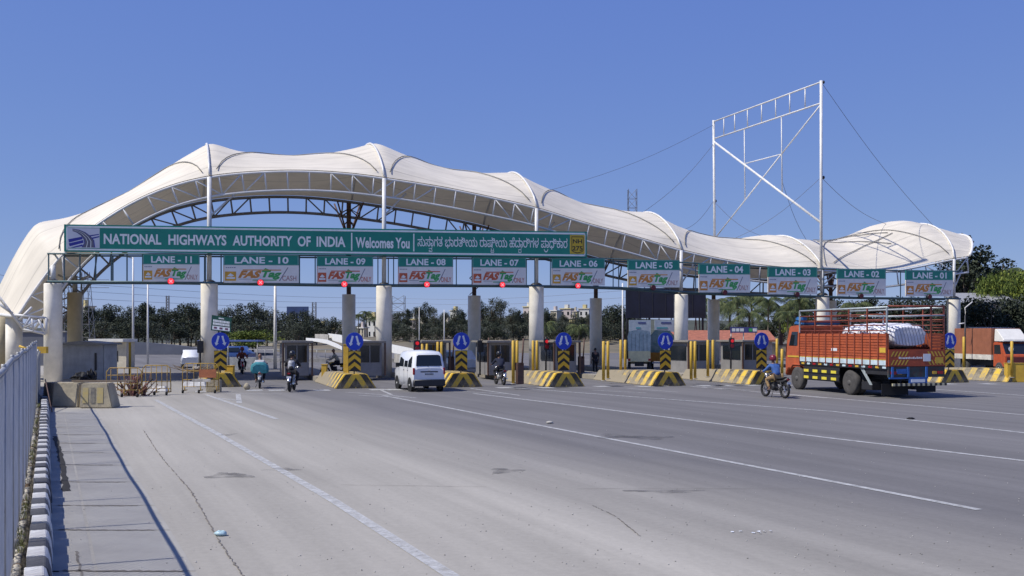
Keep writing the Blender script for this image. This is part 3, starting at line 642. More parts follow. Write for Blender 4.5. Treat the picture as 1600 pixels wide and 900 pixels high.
for u, v in ((1283, 128), (1283, 277), (1115, 314)):
    p = fp(u, v); mb = MB(); mb.ell(p + PV * .2, .09, .09, .12, 8, 6); mb.build("clamp", M['dark'], bf, True)
# ================================================================== ISLANDS, SIGNS, BOOTHS, POSTS
def stripe_mat():
    m = bpy.data.materials.new("worn_yellow_black_stripes"); m.use_nodes = True; n = m.node_tree; b = n.nodes["Principled BSDF"]; b.inputs["Roughness"].default_value = .75
    tc = N(n, "ShaderNodeTexCoord"); sp = N(n, "ShaderNodeSeparateXYZ"); n.links.new(tc.outputs["Object"], sp.inputs[0])
    v = mth(n, 'ADD', mth(n, 'MULTIPLY', mth(n, 'ABSOLUTE', sp.outputs[0]), 1.5), mth(n, 'MULTIPLY', sp.outputs[2], 1.0)); v = mth(n, 'MULTIPLY_ADD', sp.outputs[1], 1.0, v)
    st = mth(n, 'GREATER_THAN', mth(n, 'FRACT', mth(n, 'MULTIPLY_ADD', v, 1.15, -.1)), .5)
    mx = N(n, "ShaderNodeMix", data_type='RGBA'); mx.inputs[6].default_value = (.05, .045, .035, 1); mx.inputs[7].default_value = (.70, .46, .04, 1); n.links.new(st, mx.inputs[0])
    nz = N(n, "ShaderNodeTexNoise"); nz.inputs["Scale"].default_value = 3.5; nz.inputs["Detail"].default_value = 8; nz.inputs["Roughness"].default_value = .75; n.links.new(tc.outputs["Object"], nz.inputs["Vector"])
    # paint fades to bare dusty concrete away from the nose (y) and where worn
    fade = mth(n, 'MULTIPLY_ADD', sp.outputs[1], .06, nz.outputs[0]); low = mth(n, 'MULTIPLY_ADD', sp.outputs[2], -.22, fade)
    mr = N(n, "ShaderNodeMapRange"); mr.inputs[1].default_value = .37; mr.inputs[2].default_value = .64; n.links.new(low, mr.inputs[0])
    m2 = N(n, "ShaderNodeMix", data_type='RGBA'); n.links.new(mr.outputs[0], m2.inputs[0]); n.links.new(mx.outputs[2], m2.inputs[6]); m2.inputs[7].default_value = (.27, .23, .16, 1)
    n.links.new(m2.outputs[2], b.inputs["Base Color"]); return m
STR = stripe_mat()
isl_c = mat("island_kerb_concrete", (.33, .30, .24), .9, scale=1.4, col2=(.19, .165, .13), bump=.3)
topm = mat("island_paving", (.36, .33, .28), .9, scale=1.5, col2=(.22, .2, .17))
board_y = mat("yellow_retroreflective", (.70, .42, .02), .45, var=.05)
ISL = [(345, 605, 534, "leftmost island, beside the orange barricade", 0), (556, 607, 532, "island with the tall yellow post left of the van", 1), (724, 605, 530, "island just right of the white van", 2),
       (885, 604.5, 529, "island between the two white columns in mid plaza", 3), (1045, 603, 528, "island beside the tarp covered lorry", 4), (1196, 601, 526, "island left of the orange open lorry", 5), (1492, 598, 527, "island right of the orange open lorry", 6)]
def make_island():
    t = thing("toll_island", "x", "toll island", (0, 0, 0), group="toll islands between the lanes")
    mb = MB(); H = .68   # flared nose block, wide at its foot
    def ring(y, wb, wt, h, z0=0): return [(-wb, y, z0), (wb, y, z0), (wb * .86, y, h * .30), (wt, y, h), (-wt, y, h), (-wb * .86, y, h * .30)]
    mb.loft([ring(0, 1.0, .55, H), ring(3.2, 1.0, .58, H), ring(7.2, 1.0, .62, H * .82)], smooth=False)
    mb.build("nose", STR, t, bevel=.03)
    mb = MB(); mb.box(-.86, .86, 7.2, 24, -.02, .26); mb.build("kerb", isl_c, t, bevel=.03)
    mb = MB(); mb.box(-.78, .78, 7.3, 23.9, .255, .275); mb.build("paving", topm, t)
    return t
def make_keep_sign():
    t = thing("keep_either_side_sign", "x", "traffic sign", (0, 0, 0), group="blue keep-either-side signs")
    mb = MB(); mb.tube((0, .10, 0), (0, .10, 1.95), .035, 8); mb.build("pole", M['gal'], t)
    mb = MB(); mb.lathe((0, 0, 1.56), [(.42, -.015), (.425, .0), (.42, .02)], 40, axis='y'); mb.build("disc", M['blue'], t)
    mb = MB()
    for s in (-1, 1):     # two arrows, spreading downwards
        top = Vector((s * .085, 0, 1.82)); bt = Vector((s * .215, 0, 1.34)); d = (bt - top).normalized(); nn = Vector((-d.z, 0, d.x)); w_ = .045
        e = bt - d * .14
        P_ = [(top + nn * w_), (top - nn * w_), (e - nn * w_), (e - nn * w_ * 2.3), bt + d * .0, (e + nn * w_ * 2.3), (e + nn * w_)]
        mb.prism([(p.x, p.z) for p in (P_ if s > 0 else P_)], -.026, -.0165)
    mb.build("arrow", M['whitesheet'], t)
    mb = MB(); mb.box(-.30, .30, .0, .03, .12, 1.10); bd = mb.build("chevron_board", mat("chevron_black", (.02, .018, .016), .5), t)
    mb = MB()
    for z in (.14, .50, .86):
        q = [(-.295, z), (-.295, z + .20), (0, z + .20 + .24 if z < .8 else 1.095), (.295, z + .20), (.295, z), (0, z + .24 if z < .8 else min(z + .22, 1.06))]
        mb.prism([(x, min(zz, 1.095)) for x, zz in q], -.008, -.001)
    mb.build("chevron", board_y, bd)
    return t
isl0 = make_island(); sg0 = make_keep_sign()
for i, (u, v, vc, lab, k) in enumerate(ISL):
    a = gnd(u, v); a = Vector((a.x, a.y, 0))
    o = isl0 if i == 0 else dup(isl0); place(o, a, ROT, "striped concrete toll " + lab)
    sc = 1.0
    s_ = sg0 if i == 0 else dup(sg0)
    pz = a + RV * .35; pz.z = .68; place(s_, pz, ROT, "blue arrow and chevron sign, " + lab)
o = dup(isl0); a = gnd(1596, 597); place(o, Vector((a.x, a.y, 0)), ROT, "striped toll island at the far right edge, beside the red truck")
# booths
def make_booth():
    t = thing("toll_booth", "x", "toll booth", (0, 0, 0), group="toll booths on the islands")
    wallm = mat("booth_grey_panel", (.25, .24, .23), .6, var=.12, scale=1.5); fr_ = mat("booth_brown_frame", (.12, .065, .04), .6, var=.2)
    mb = MB(); mb.box(-.75, .75, 0, 2.6, 0, .85); mb.box(-.75, -.62, 0, 2.6, .85, 2.0); mb.box(.62, .75, 0, 2.6, .85, 2.0); mb.box(-.75, .75, 0, 2.6, 2.0, 2.15); mb.build("wall", wallm, t)
    mb = MB(); mb.box(-.62, .62, .04, .07, .85, 2.0); mb.box(-.80, -.77, .3, 2.3, .9, 1.9); mb.box(.77, .80, .3, 2.3, .9, 1.9); mb.build("window", M['glass'], t)
    mb = MB(); mb.box(-.03, .03, .0, .035, .85, 2.0); mb.box(-.64, .64, -.01, .03, .82, .87); mb.build("window_frame", wallm, t)
    mb = MB(); mb.box(-.98, .98, -.25, 2.9, 2.16, 2.30); mb.build("roof", mat("booth_roof", (.25, .23, .20), .7), t, bevel=.02)
    for x in (-.93, .88):
        mb = MB(); mb.box(x, x + .1, -.2, -.1, 0, 2.16); mb.build("post", fr_, t)
    return t
b0 = make_booth(); first = True
for u, vb, lab in ((464, 587, "behind the dark motorcyclist with a backpack"), (578, 587, "behind the blue sign left of the third front column"), (680, 585, "hidden mostly behind the white van"), (782, 586, "behind the small dark motorcyclist in mid plaza"),
               (884, 584, "behind the blue sign in mid plaza"), (1092, 583, "between the yellow posts right of the striped island"), (1176, 581, "behind the blue sign left of the orange lorry")):
    Y = (CH - .27) * F / (vb - 520); p = at(u, 520, Y); o = b0 if first else dup(b0); first = False
    place(o, (p.x, p.y, .27), ROT, "grey toll booth " + lab, scale=(.88, 1, .84))
# yellow posts
def make_post(nm, lab, r, h):
    t = thing(nm, lab, "post", (0, 0, 0), group="yellow guard posts by the lanes")
    mb = MB(); mb.lathe((0, 0, 0), [(r, -.02), (r, h - .03), (r * .6, h)], 14); mb.build("shaft", M['yellow'], t)
    mb = MB(); mb.lathe((0, 0, 0), [(r * 1.8, 0.0), (r * 1.8, .03)], 14); mb.build("base_plate", M['gal'], t); return t
pp = make_post("guard_post", "x", .075, 2.3)
posts = [(660, 537, 586, "left one of the pair over the van roof"), (667, 537, 586, "second one over the van roof, left pair"), (684, 534, 586, "third one over the van roof"), (690, 534, 586, "rightmost one over the van roof"), (802, 532, 600, "left one of the near pair right of the mid plaza motorcyclist"), (808, 532, 597, "right one of the near pair right of the mid plaza motorcyclist"),
         (833, 532, 590, "left one against the fourth front column"), (839, 532, 588, "right one against the fourth front column"), (943, 533, 595, "left one of the pair left of the tarp lorry"), (950, 533, 592, "second one left of the tarp lorry"), (970, 531, 588, "third one left of the tarp lorry"), (977, 531, 587, "nearest one to the tarp lorry"),
         (1080, 533, 594, "leftmost of four right of the fifth front column"), (1086, 533, 592, "second of four right of the fifth front column"), (1106, 531, 589, "third of four right of the fifth front column"), (1114, 531, 588, "last of four right of the fifth front column"),
         (1214, 529, 583, "left of the orange lorry cab"), (1222, 545, 590, "short one touching the orange lorry cab"), (1506, 526, 583, "left of the red container truck"), (1577, 528, 578, "over the front of the red container truck"), (1581, 533, 590, "near the right edge of the photo"),
         (321, 539, 586, "beside the second front column"), (203, 535, 588, "beside the cream site office")]
for i, (u, v0, v1, lab) in enumerate(posts):
    Y = (CH - .25) * F / (v1 - 520) if u > 330 else CH * F / (v1 - 520); z0 = .25 if u > 330 else 0.0; p = at(u, v0, Y); hh = p.z - z0
    o = pp if i == 0 else dup(pp); place(o, (p.x, p.y, z0), 0, "yellow post, " + lab, scale=(1, 1, hh / 2.3))
t = thing("bollard", "thick yellow box bollard left of the striped island nose", "bollard", tuple(gnd(507, 598))); mb = MB(); mb.box(-.14, .14, -.14, .14, 0, .95); mb.build("body", M['yellow'], t, bevel=.02); mb = MB(); mb.box(-.16, .16, -.16, .16, .951, .99); mb.build("cap", M['yellow'], t)
t = thing("bollard", "tall thick yellow post at the island nose beside the blue sign", "bollard", tuple(gnd(541, 604))); mb = MB(); mb.box(-.13, .13, -.10, .10, 0, 2.05); mb.build("body", M['yellow'], t, bevel=.02); mb = MB(); mb.box(-.15, .15, -.12, .12, 2.051, 2.09); mb.build("cap", M['yellow'], t)
t = thing("bollard", "short yellow box beside the leftmost blue sign", "bollard", tuple(gnd(359, 602))); mb = MB(); mb.box(-.22, .22, -.15, .15, 0, .98); mb.build("body", M['yellow'], t, bevel=.02); mb = MB(); mb.box(-.24, .24, -.17, .17, .981, 1.0); mb.build("cap", M['yellow'], t)
t = thing("bollard", "yellow block at the right edge beside the red truck", "bollard", tuple(gnd(1586, 597))); mb = MB(); mb.box(-.5, .5, -.2, .2, 0, 1.0); mb.build("body", M['yellow'], t, bevel=.02); mb = MB(); mb.box(-.52, .52, -.22, .22, 1.001, 1.03); mb.build("cap", M['yellow'], t)
# lane traffic lights on thin poles
for i, (u, vl, vb, lit, lab) in enumerate(((651, 540, 588, 1, "beside the white van"), (750, 540, 586, 0, "left of the mid plaza booth"), (853, 537, 584, 1, "right of the fourth front column"), (1001, 0, 0, 0, ""), (1142, 536, 582, 1, "in the gap left of the last blue sign"), (313, 541, 588, 0, "at the left edge of the second front column"))):
    if not vl: continue
    Y = 2.4 * F / (vb - 520); p = at(u, vl, Y); t = thing("lane_traffic_light", f"{'lit red' if lit else 'unlit'} lane light on dark pole {lab}", "traffic light", (p.x, p.y, .25), ROT, group="traffic lights beside the lanes")
    mb = MB(); mb.tube((0, 0, 0), (0, 0, p.z + .15), .05, 8); mb.build("pole", M['dark'], t)
    mb = MB(); mb.box(-.17, .17, -.16, -.02, p.z - .62, p.z + .05); mb.build("housing", M['dark'], t, bevel=.02)
    mb = MB(); mb.lathe((0, -.165, p.z - .12), [(.10, -.02), (.10, .0)], 14, axis='y'); mb.build("lens", mat("lit_red_lens", (.5, .01, .02), .3, emit=((1, .02, .03), .5)) if lit else M['dark'], t)
    mb = MB(); mb.lathe((0, -.165, p.z - .42), [(.12, -.02), (.12, .0)], 14, axis='y'); mb.build("lens", M['redlamp'] if lit else M['dark'], t)
# barrier poles beside booths (dark frames)
for u, vt, vb, lab in ((759, 537, 584, "left of the mid plaza booth"), (705, 537, 583, "right of the van roof"), (812, 540, 600, "leaning behind the near yellow pair"), (908, 538, 583, "left of the third back column")):
    Y = 2.4 * F / (vb - 520); p = at(u, vt, Y); t = thing("boom_gate", f"dark boom gate post {lab}", "boom gate", (p.x, p.y, .25), ROT, group="boom gates at the booths")
    mb = MB(); mb.box(-.16, .16, -.16, .16, 0, 1.0); mb.build("cabinet", M['rust_steel'], t, bevel=.02); mb = MB(); mb.tube((.05, -.2, .9), (.12, -.2, p.z + .1), .045, 6); mb.build("boom", M['rust_steel'], t)

# tilted small green tariff board over the left blue sign
a = gnd(345, 605) + RV * .5; tb = thing("tariff_board", "small green and white tariff board, tilted on its post above the leftmost blue sign", "sign", (a.x, a.y, .68), ROT)
Yb = a.y; P0 = [at(331, 492, Yb), at(362, 497, Yb), at(360.5, 519.5, Yb), at(329.5, 516, Yb)]; pn2 = Panel(*P0)
mb = MB(); pn2.slab(mb, 0, 0, 1, 1, 0, .04)
Rm = Matrix.Rotation(-ROT, 3, 'Z')
def tolocal(mb, o):
    l = Vector(o.location); mb.v = [tuple(Rm @ (Vector(v) - l)) for v in mb.v]; return mb
tolocal(mb, tb).build("panel", mat("dark_green_board", (.008, .07, .05), .45), tb)
mb = MB()
for b_, a0, a1, h in ((.10, .35, .62, .08), (.27, .08, .92, .15), (.46, .08, .92, .15)): 
    x = a0
    random.seed(int(b_ * 100))
    while x < a1: w_ = random.uniform(.03, .08); pn2.slab(mb, x, b_, min(a1, x + w_), b_ + h, .012, .01); x += w_ + .012
pn2.slab(mb, .06, .68, .94, .93, .008, .006)
for x in (.14, .42, .70): pn2.slab(mb, x, .74, x + .15, .86, .014, .005, 1)
tolocal(mb, tb).build("board_marks", [M['whitesheet'], mat("dark_pictogram", (.15, .05, .10), .5)], tb)
mb = MB(); mb.tube((0, .14, 0), (0, .14, 2.75), .035, 8); mb.build("pole", M['gal'], tb)

# ================================================================== LEFT EDGE: FENCE, KERB, RUBBLE
def fline(Y, z=0.0): return Vector((-5.45 - .468 * (Y - 10.8), Y, z))
fence = thing("chain_link_fence", "tall galvanised chain link fence running along the left edge of the road", "fence", tuple(fline(12)))
Yp = [4.6 + 2.15 * i for i in range(15)]; FH = 2.34
def ftop(Y): return FH + .012 * sin(Y * 1.3) + .015 * sin(Y * .5 + 1)
for Y in Yp:
    mb = MB(); mb.tube(fline(Y, -.05), fline(Y, ftop(Y)), .02, 8); mb.tube(fline(Y, ftop(Y)), fline(Y, ftop(Y)) + Vector((0, 0, .05)), .022, 6); mb.build("post", M['gal'], fence, True)
mb = MB(); mb.path([fline(Yp[0] + i * .5, ftop(Yp[0] + i * .5)) for i in range(61)], .026, 8); mb.build("top_rail", M['gal'], fence, True)
mb = MB(); mb.path([fline(Yp[0] + i * 1.0, .12) for i in range(31)], .02, 6); mb.build("bottom_rail", M['gal'], fence, True)
mb = MB(); pitch = .09; Lf = 30.0; dirY = sqrt(1 + .468 ** 2)
k = -int(FH / pitch)
while k * pitch < Lf:
    for sgn in (1, -1):
        y0 = Yp[0] + k * pitch / dirY; pts = []
        seg = []
        za, zb = .08, FH - .02
        ya, yb = (y0, y0 + (zb - za) / dirY) if sgn > 0 else (y0 + (zb - za) / dirY, y0)
        A = fline(ya, za); B = fline(yb, zb)
        def clip(A, B):
            lo, hi = Yp[0], Yp[0] + 30
            if A.y > B.y: A, B = B, A
            if B.y <= lo or A.y >= hi: return None
            if A.y < lo: A = A.lerp(B, (lo - A.y) / (B.y - A.y))
            if B.y > hi: B = A.lerp(B, (hi - A.y) / (B.y - A.y))
            return A, B
        c = clip(A, B)
        if c:
            off = Vector((.004 * sgn, 0, 0)); mb.tube(c[0] + off, c[1] + off, .0036, 3, cap=False)
    k += 1
mb.build("mesh", mat("dull_wire", (.40, .40, .39), .6, .1), fence, True)
# corrugated sheet stretch beyond the chain link
cf = thing("sheet_fence", "low corrugated grey sheet fence beyond the chain link, ending at the cream column", "fence", tuple(fline(36)))
mb = MB(); rows = []
for i in range(160):
    Y = 34.7 + i * .09; o_ = .03 * (1 if i % 4 in (0, 1) else -1); rows.append([fline(Y, 0) + Vector((o_, 0, 0)), fline(Y, 1.75) + Vector((o_, 0, 0))])
mb.grid(rows, smooth=False); pnl = mb.build("panel", M['gal'], cf, True); pnl.modifiers.new("s", 'SOLIDIFY').thickness = .01
for Y in (36, 40, 44, 48): mb = MB(); mb.tube(fline(Y) + Vector((-.08, 0, 0)), fline(Y, 1.85) + Vector((-.08, 0, 0)), .04, 6); mb.build("post", M['gal'], cf, True)
# kerb of painted blocks
kw = mat("chalky_white_kerb", (.72, .71, .67), .85, scale=4, col2=(.45, .43, .40), bump=.3); kb = mat("weathered_black_kerb", (.11, .11, .115), .85, scale=4, col2=(.055, .055, .06), bump=.3)
random.seed(11); Y = 4.9; i = 0
kproto = {}
KH = .34
for c in (0, 1):
    t = thing("kerb_block", "x", "kerb stone", (0, 0, 0), group="black and white kerb blocks along the left edge"); mb = MB()
    P_ = [(-.10, 0), (.15, 0), (.13, .20), (.10, KH - .03), (.07, KH), (-.10, KH)]; mb.prism(P_, .003, .497)
    o = mb.build("kerb_block", [kw, kb][c], None, bevel=.006); bpy.data.objects.remove(t); kproto[c] = o
    tag(o, "x", "kerb stone", "black and white kerb blocks along the left edge")
kang = atan2(.468, 1); used = set()
while Y < 41:
    c = i % 2; base = kproto[c]; o = base if c not in used else base.copy()
    if c in used: scn.collection.objects.link(o)
    used.add(c)
    p = kline(Y) + Vector((random.uniform(-.012, .012), 0, random.uniform(-.02, .012) - .01)); o.location = p; o.rotation_euler = (random.uniform(-.008, .008), random.uniform(-.012, .012), kang + random.uniform(-.012, .012))
    o['label'] = "chalky white painted kerb block among the black ones at the left edge" if c == 0 else "worn black painted kerb block among the white ones at the left edge"
    Y += .5 / dirY * 1.005; i += 1
# rubble strip between kerb and fence
gravel = mat("rubble_soil", (.30, .27, .22), .95, scale=6, col2=(.12, .10, .07), bump=.8, bscale=18)
mb = MB(); rows = []
random.seed(3)
for i in range(150):
    Y = 4.5 + i * .25; rows.append([fline(Y, 0) + Vector((-.6 + j * .17 * 1, 0, .06 + random.uniform(0, .09) if j < 7 else 0)) for j in range(8)])
for r in rows:
    Y = r[0].y
    for j, p in enumerate(r): p.x = lerp(fline(Y).x - 1.0, kline(Y).x - .15, j / 7)
mb.grid(rows); tag(mb.build("verge_soil", gravel), kind='structure')
mb = MB()
stones = [mat("pale_stone", (.48, .44, .36), .9, var=.25), mat("grey_stone", (.25, .24, .22), .9, var=.25), mat("brown_stone", (.16, .11, .07), .95, var=.25)]
for i in range(900):
    Y = 4.8 + 34 * random.random() ** 1.5; x = lerp(fline(Y).x + .06, kline(Y).x - .22, random.random()); r = random.uniform(.015, .055); b = len(mb.v)
    mb.ell((x, Y, .10 + r * .6), r, r * random.uniform(.6, 1.2), r * random.uniform(.5, .9), 5, 4, random.choice([0, 0, 1, 1, 2]))
tag(mb.build("rubble", stones), "loose pale and brown rubble between the fence and the kerb", "rubble", kind='stuff')
mb = MB()
for i in range(2600):
    Y = 4.8 + 30 * random.random() ** 1.4; x = lerp(fline(Y).x + .05, kline(Y).x - .2, random.random())
    cl = sin(Y * 2.3) + sin(Y * .9 + 2)
    if cl < .1: continue
    a = random.uniform(0, 6.28); h = random.uniform(.05, .16); q = Vector((cos(a), sin(a), 0)) * .012; tip = Vector((x + random.uniform(-.05, .05), Y + random.uniform(-.05, .05), .09 + h)); mb.poly([Vector((x, Y, .08)) - q, Vector((x, Y, .08)) + q, tip])
tag(mb.build("weeds", mat("dry_weeds", (.22, .20, .08), .9, scale=2, col2=(.10, .13, .04))), "dry weeds growing in the rubble between fence and kerb", "weeds", kind='stuff')
# yellow-white bag of rubbish by the kerb
def lump(name, label, cat, loc, rx, ry, rz_, m, seed, n=14, rough=.16):
    random.seed(seed); mb = MB(); mb.ell((0, 0, rz_ * .9), rx, ry, rz_, n, 9)
    mb.v = [(x * (1 + random.uniform(-rough, rough)), y * (1 + random.uniform(-rough, rough)), max(0, z * (1 + random.uniform(-rough, rough) * .8))) for x, y, z in mb.v]
    if rough > .2: mb.sm = [False] * len(mb.sm)
    o = mb.build(name, m); o.location = loc; return tag(o, label, cat)
lump("stone", "large pale yellow stone lying between the fence and the kerb", "stone", (kline(11.6).x - .38, 11.6, .08), .13, .16, .09, stones[0], 5)
lump("plastic_bag", "crumpled pale blue plastic bag lying on the concrete beside the crack", "litter", tuple(gnd(345, 837)), .085, .06, .035, mat("thin_blue_plastic", (.45, .62, .66), .35, var=.2, scale=20), 6)
lump("rag", "small black rag lying on the road near the orange lorry", "litter", tuple(gnd(1423, 655)), .12, .08, .03, M['black'], 7)
lump("cardboard_scrap", "small crumpled grey scrap lying on the road in mid plaza", "litter", tuple(gnd(859, 662)), .10, .08, .04, mat("cardboard", (.42, .40, .36), .9), 8)
lump("stone", "small dark stone lying in the gutter near the kerb end", "stone", tuple(gnd(70, 645)), .10, .1, .09, stones[2], 9)
lump("concrete_cube", "small tan concrete lump at the lane mouth left of the scooter", "concrete lump", tuple(gnd(386, 609)), .16, .14, .16, M['conc_dirty'], 10, 8)
t = thing("litter_paper", "torn white paper scraps on the road in the right foreground", "litter", tuple(gnd(1178, 833))); mb = MB()
random.seed(5)
for i in range(7):
    c = Vector((random.uniform(-.28, .28), random.uniform(-.08, .08), .012)); mb.poly([c + Vector((.03 * cos(a) * random.uniform(.5, 1.2), .02 * sin(a), random.uniform(0, .012))) for a in (0, 1.2, 2.4, 3.6, 5)])
mb.build("scrap", M['whitesheet'], t)
random.seed(21); mb = MB()
for i in range(700):
    v = 640 + 260 * random.random(); u = random.uniform(100, 1600); p = gnd(u, v); r = random.uniform(.004, .012); mb.ell((p.x, p.y, r * .5), r, r, r * .6, 5, 3, random.choice([0, 0, 1, 1]))
tag(mb.build("gravel", [stones[1], mat("pale_grit", (.5, .48, .44), .9)]), "fine loose grit scattered over the road surface", "grit", kind='stuff')

# concrete blocks at the left
def jersey(name, label, u0, u1, v0b, v1b, vt, m, taper=True, loc=None):
    A = gnd(u0, v0b); B = gnd(u1, v1b); ax = (B - A).normalized(); ay = Vector((-ax.y, ax.x, 0)); L = (B - A).length; h = CH + (520 - vt) / F * A.y
    t = thing(name, label, "barrier", tuple(A), atan2(ax.y, ax.x), group="old concrete barrier blocks")
    mb = MB(); e = .05
    mb.hexa([(0, 0, 0), (L, 0, 0), (L, .75, 0), (0, .75, 0), (e, e, h), (L - e * (4 if taper else 1), e, h), (L - e * (4 if taper else 1), .68, h), (e, .68, h)])
    mb.build("body", m, t, bevel=.035); return t, L, h
t1, L1, h1 = jersey("barrier_block", "dirty grey brown concrete block under the leftmost cream column", 80, 122, 636, 637, 598, M['conc_dirty'], False)
t2, L2, h2 = jersey("barrier_block", "tan concrete block with faded yellow and black bars, right end tapered", 123.5, 176, 638, 638, 599, mat("tan_block_concrete", (.46, .40, .27), .9, scale=1.6, col2=(.30, .26, .19), bump=.3))
mb = MB()
for x0, x1, mi in ((.12, .32, 0), (.40, .55, 1), (.62, .84, 0)): mb.hexa([(x0, -.004, .18), (x1, -.004, .18), (x1, -.002, .18), (x0, -.002, .18), (x0, .032, .72), (x1, .032, .72), (x1, .034, .72), (x0, .034, .72)], mi)
mb.build("painted_bar", [mat("faded_yellow_bar", (.52, .40, .14), .9, scale=5, col2=(.42, .36, .22)), mat("faded_black_bar", (.14, .13, .12), .9, scale=5, col2=(.3, .27, .2))], t2)
t3, _, _ = jersey("barrier_block", "short dark stained concrete block at the kerb end", 66, 79, 631, 634, 597, mat("dark_block", (.30, .25, .17), .9, scale=2, col2=(.12, .09, .06)), False)
# rubbish, plank, rods on the blocks
lump("tarpaulin_heap", "heap of crumpled black sheeting on the concrete blocks", "tarpaulin", (gnd(110, 637).x, 36.0, h1), .36, .25, .15, M['black'], 12, 18, .42)
lump("tarpaulin_heap", "second smaller heap of black sheeting beside the cream column", "tarpaulin", (gnd(122, 637).x, 36.2, h1), .2, .2, .2, M['black'], 13, 16, .42)
A = gnd(105, 637); mb = MB(); mb.box(0, 2.2, 0, .14, 0, .05); o = mb.build("plank", mat("old_grey_plank", (.22, .17, .12), .9), None); o.location = (A.x, A.y + .35, h1 + .03); tag(o, "old grey plank lying along the top of the blocks", "plank")
mb = MB(); mb.tube((0, 0, 1.0), (1.35, -2.4, .05), .02, 6); o = mb.build("steel_rod", M['rust_steel']); o.location = (A.x - .75, A.y - .05, 0); tag(o, "thin steel rod leaning from the concrete block to the ground", "rod")

# rusty yellow barricades
def make_barricade(name, label, u0, u1, vb, vt, boardm=None):
    A = gnd(u0, vb); B = gnd(u1, vb); L = B.x - A.x; h = CH + (520 - vt) / F * A.y
    t = thing(name, label, "barricade", tuple(A)); ry = mat("rusty_yellow_paint", (.52, .36, .08), .8, scale=4, col2=(.20, .11, .045), mix=.5)
    mb = MB(); r = .022
    mb.path([(0, 0, .14), (.02, 0, h - .15), (.15, 0, h), (L - .15, 0, h), (L - .02, 0, h - .15), (L, 0, .14)], r, 6)
    for z in (.28, h * .45, h * .75): mb.tube((0, 0, z), (L, 0, z), .015, 5)
    mb.build("frame", ry, t)
    n = 5
    for i in range(n):
        x = L * (i + .7) / (n + .4); mb = MB(); mb.tube((x, 0, .28), (x, 0, h), .016, 5); mb.build("bar", ry, t)
    for x in (.1, L * .5, L - .1):
        mb = MB(); mb.lathe((x, -.25, .08), [(.08, -.03), (.08, .03)], 12, axis='x'); mb.build("wheel", M['black'], t)
        mb = MB(); mb.tube((x, -.3, .12), (x, .3, .12), .025, 5); mb.tube((x, 0, .1), (x, 0, .3), .025, 5); mb.build("foot", ry, t)
    return t, L, h
make_barricade("barricade", "rusty yellow wheeled barricade with bare bars, right of the barrier blocks", 166, 222, 620, 575)
make_barricade("barricade", "rusty yellow wheeled barricade behind the pile of red brown scrap", 222, 267, 617, 571)
t, L, h = make_barricade("barricade", "rusty barricade carrying an orange board, left of the first blue sign", 285, 342, 614, 568)
mb = MB(); mb.box(.75, L - .1, -.06, -.04, h * .52, h * .80); mb.build("board", mat("rusty_orange_board", (.50, .17, .07), .8, scale=5, col2=(.28, .10, .05)), t)
mb = MB(); mb.box(.45, L - .35, -.07, -.05, h * .38, h * .48); mb.build("board", mat("worn_white_board", (.55, .52, .46), .8, var=.3), t)
mb = MB(); mb.box(.85, L - .12, .1, .35, 0, .55); o = mb.build("block", M['conc_dirty'], None, bevel=.02); o.location = (t.location.x, t.location.y + .5, 0); tag(o, "low dirty concrete block behind the barricade with the orange board", "concrete block")
mb = MB(); mb.hexa([(0, 0, 0), (1.2, 0, 0), (1.2, .5, 0), (0, .5, 0), (.1, .1, .28), (1.1, .1, .28), (1.1, .4, .28), (.1, .4, .28)]); o = mb.build("kerb_segment", kw, None, bevel=.02); o.location = tuple(gnd(283, 606)); tag(o, "white painted concrete segment on the ground beyond the rusty barricades", "concrete block")
mb = MB(); mb.hexa([(0, 0, 0), (.8, 0, 0), (.8, .4, 0), (0, .4, 0), (.1, .1, .2), (.7, .1, .24), (.7, .3, .24), (.1, .3, .2)]); o = mb.build("kerb_segment", kw, None, bevel=.02); o.location = tuple(gnd(232, 612)); tag(o, "white painted stone on the ground in front of the scrap pile", "concrete block")
# pile of red-brown scrap and branches
random.seed(9); A = gnd(205, 619)
mb = MB()
for i in range(70):
    a = random.uniform(0, 6.28); r = random.uniform(0, .55); p = Vector((r * cos(a) * 1.2, r * sin(a) * .5, 0)); e = p + Vector((random.uniform(-.6, .7), random.uniform(-.3, .3), random.uniform(.25, 1.0))); mb.tube(p, e, random.uniform(.012, .035), 4, mi=random.choice([0, 0, 1, 2]))
o = mb.build("scrap_pile", [mat("red_brown_scrap", (.22, .10, .08), .9, var=.3), mat("pinkish_scrap", (.36, .22, .19), .9, var=.3), mat("dark_branch", (.07, .05, .04), .95)]); o.location = A + Vector((0, .25, 0)); tag(o, "tangled pile of red brown scrap and branches in front of the barricades", "scrap", kind='stuff')
mb = MB()
for i in range(60):
    p = Vector((random.uniform(0, 1.6), random.uniform(-.2, .2), random.uniform(.9, 1.0))); e = p + Vector((random.uniform(-.7, .7), random.uniform(-.2, .2), random.uniform(-.15, .25))); mb.tube(p, e, random.uniform(.01, .02), 4)
o = mb.build("dry_branches", mat("dry_twigs", (.20, .13, .07), .95, var=.3)); o.location = gnd(285, 612); tag(o, "dry brown branches heaped over the top rail of the barricade", "branches", kind='stuff')
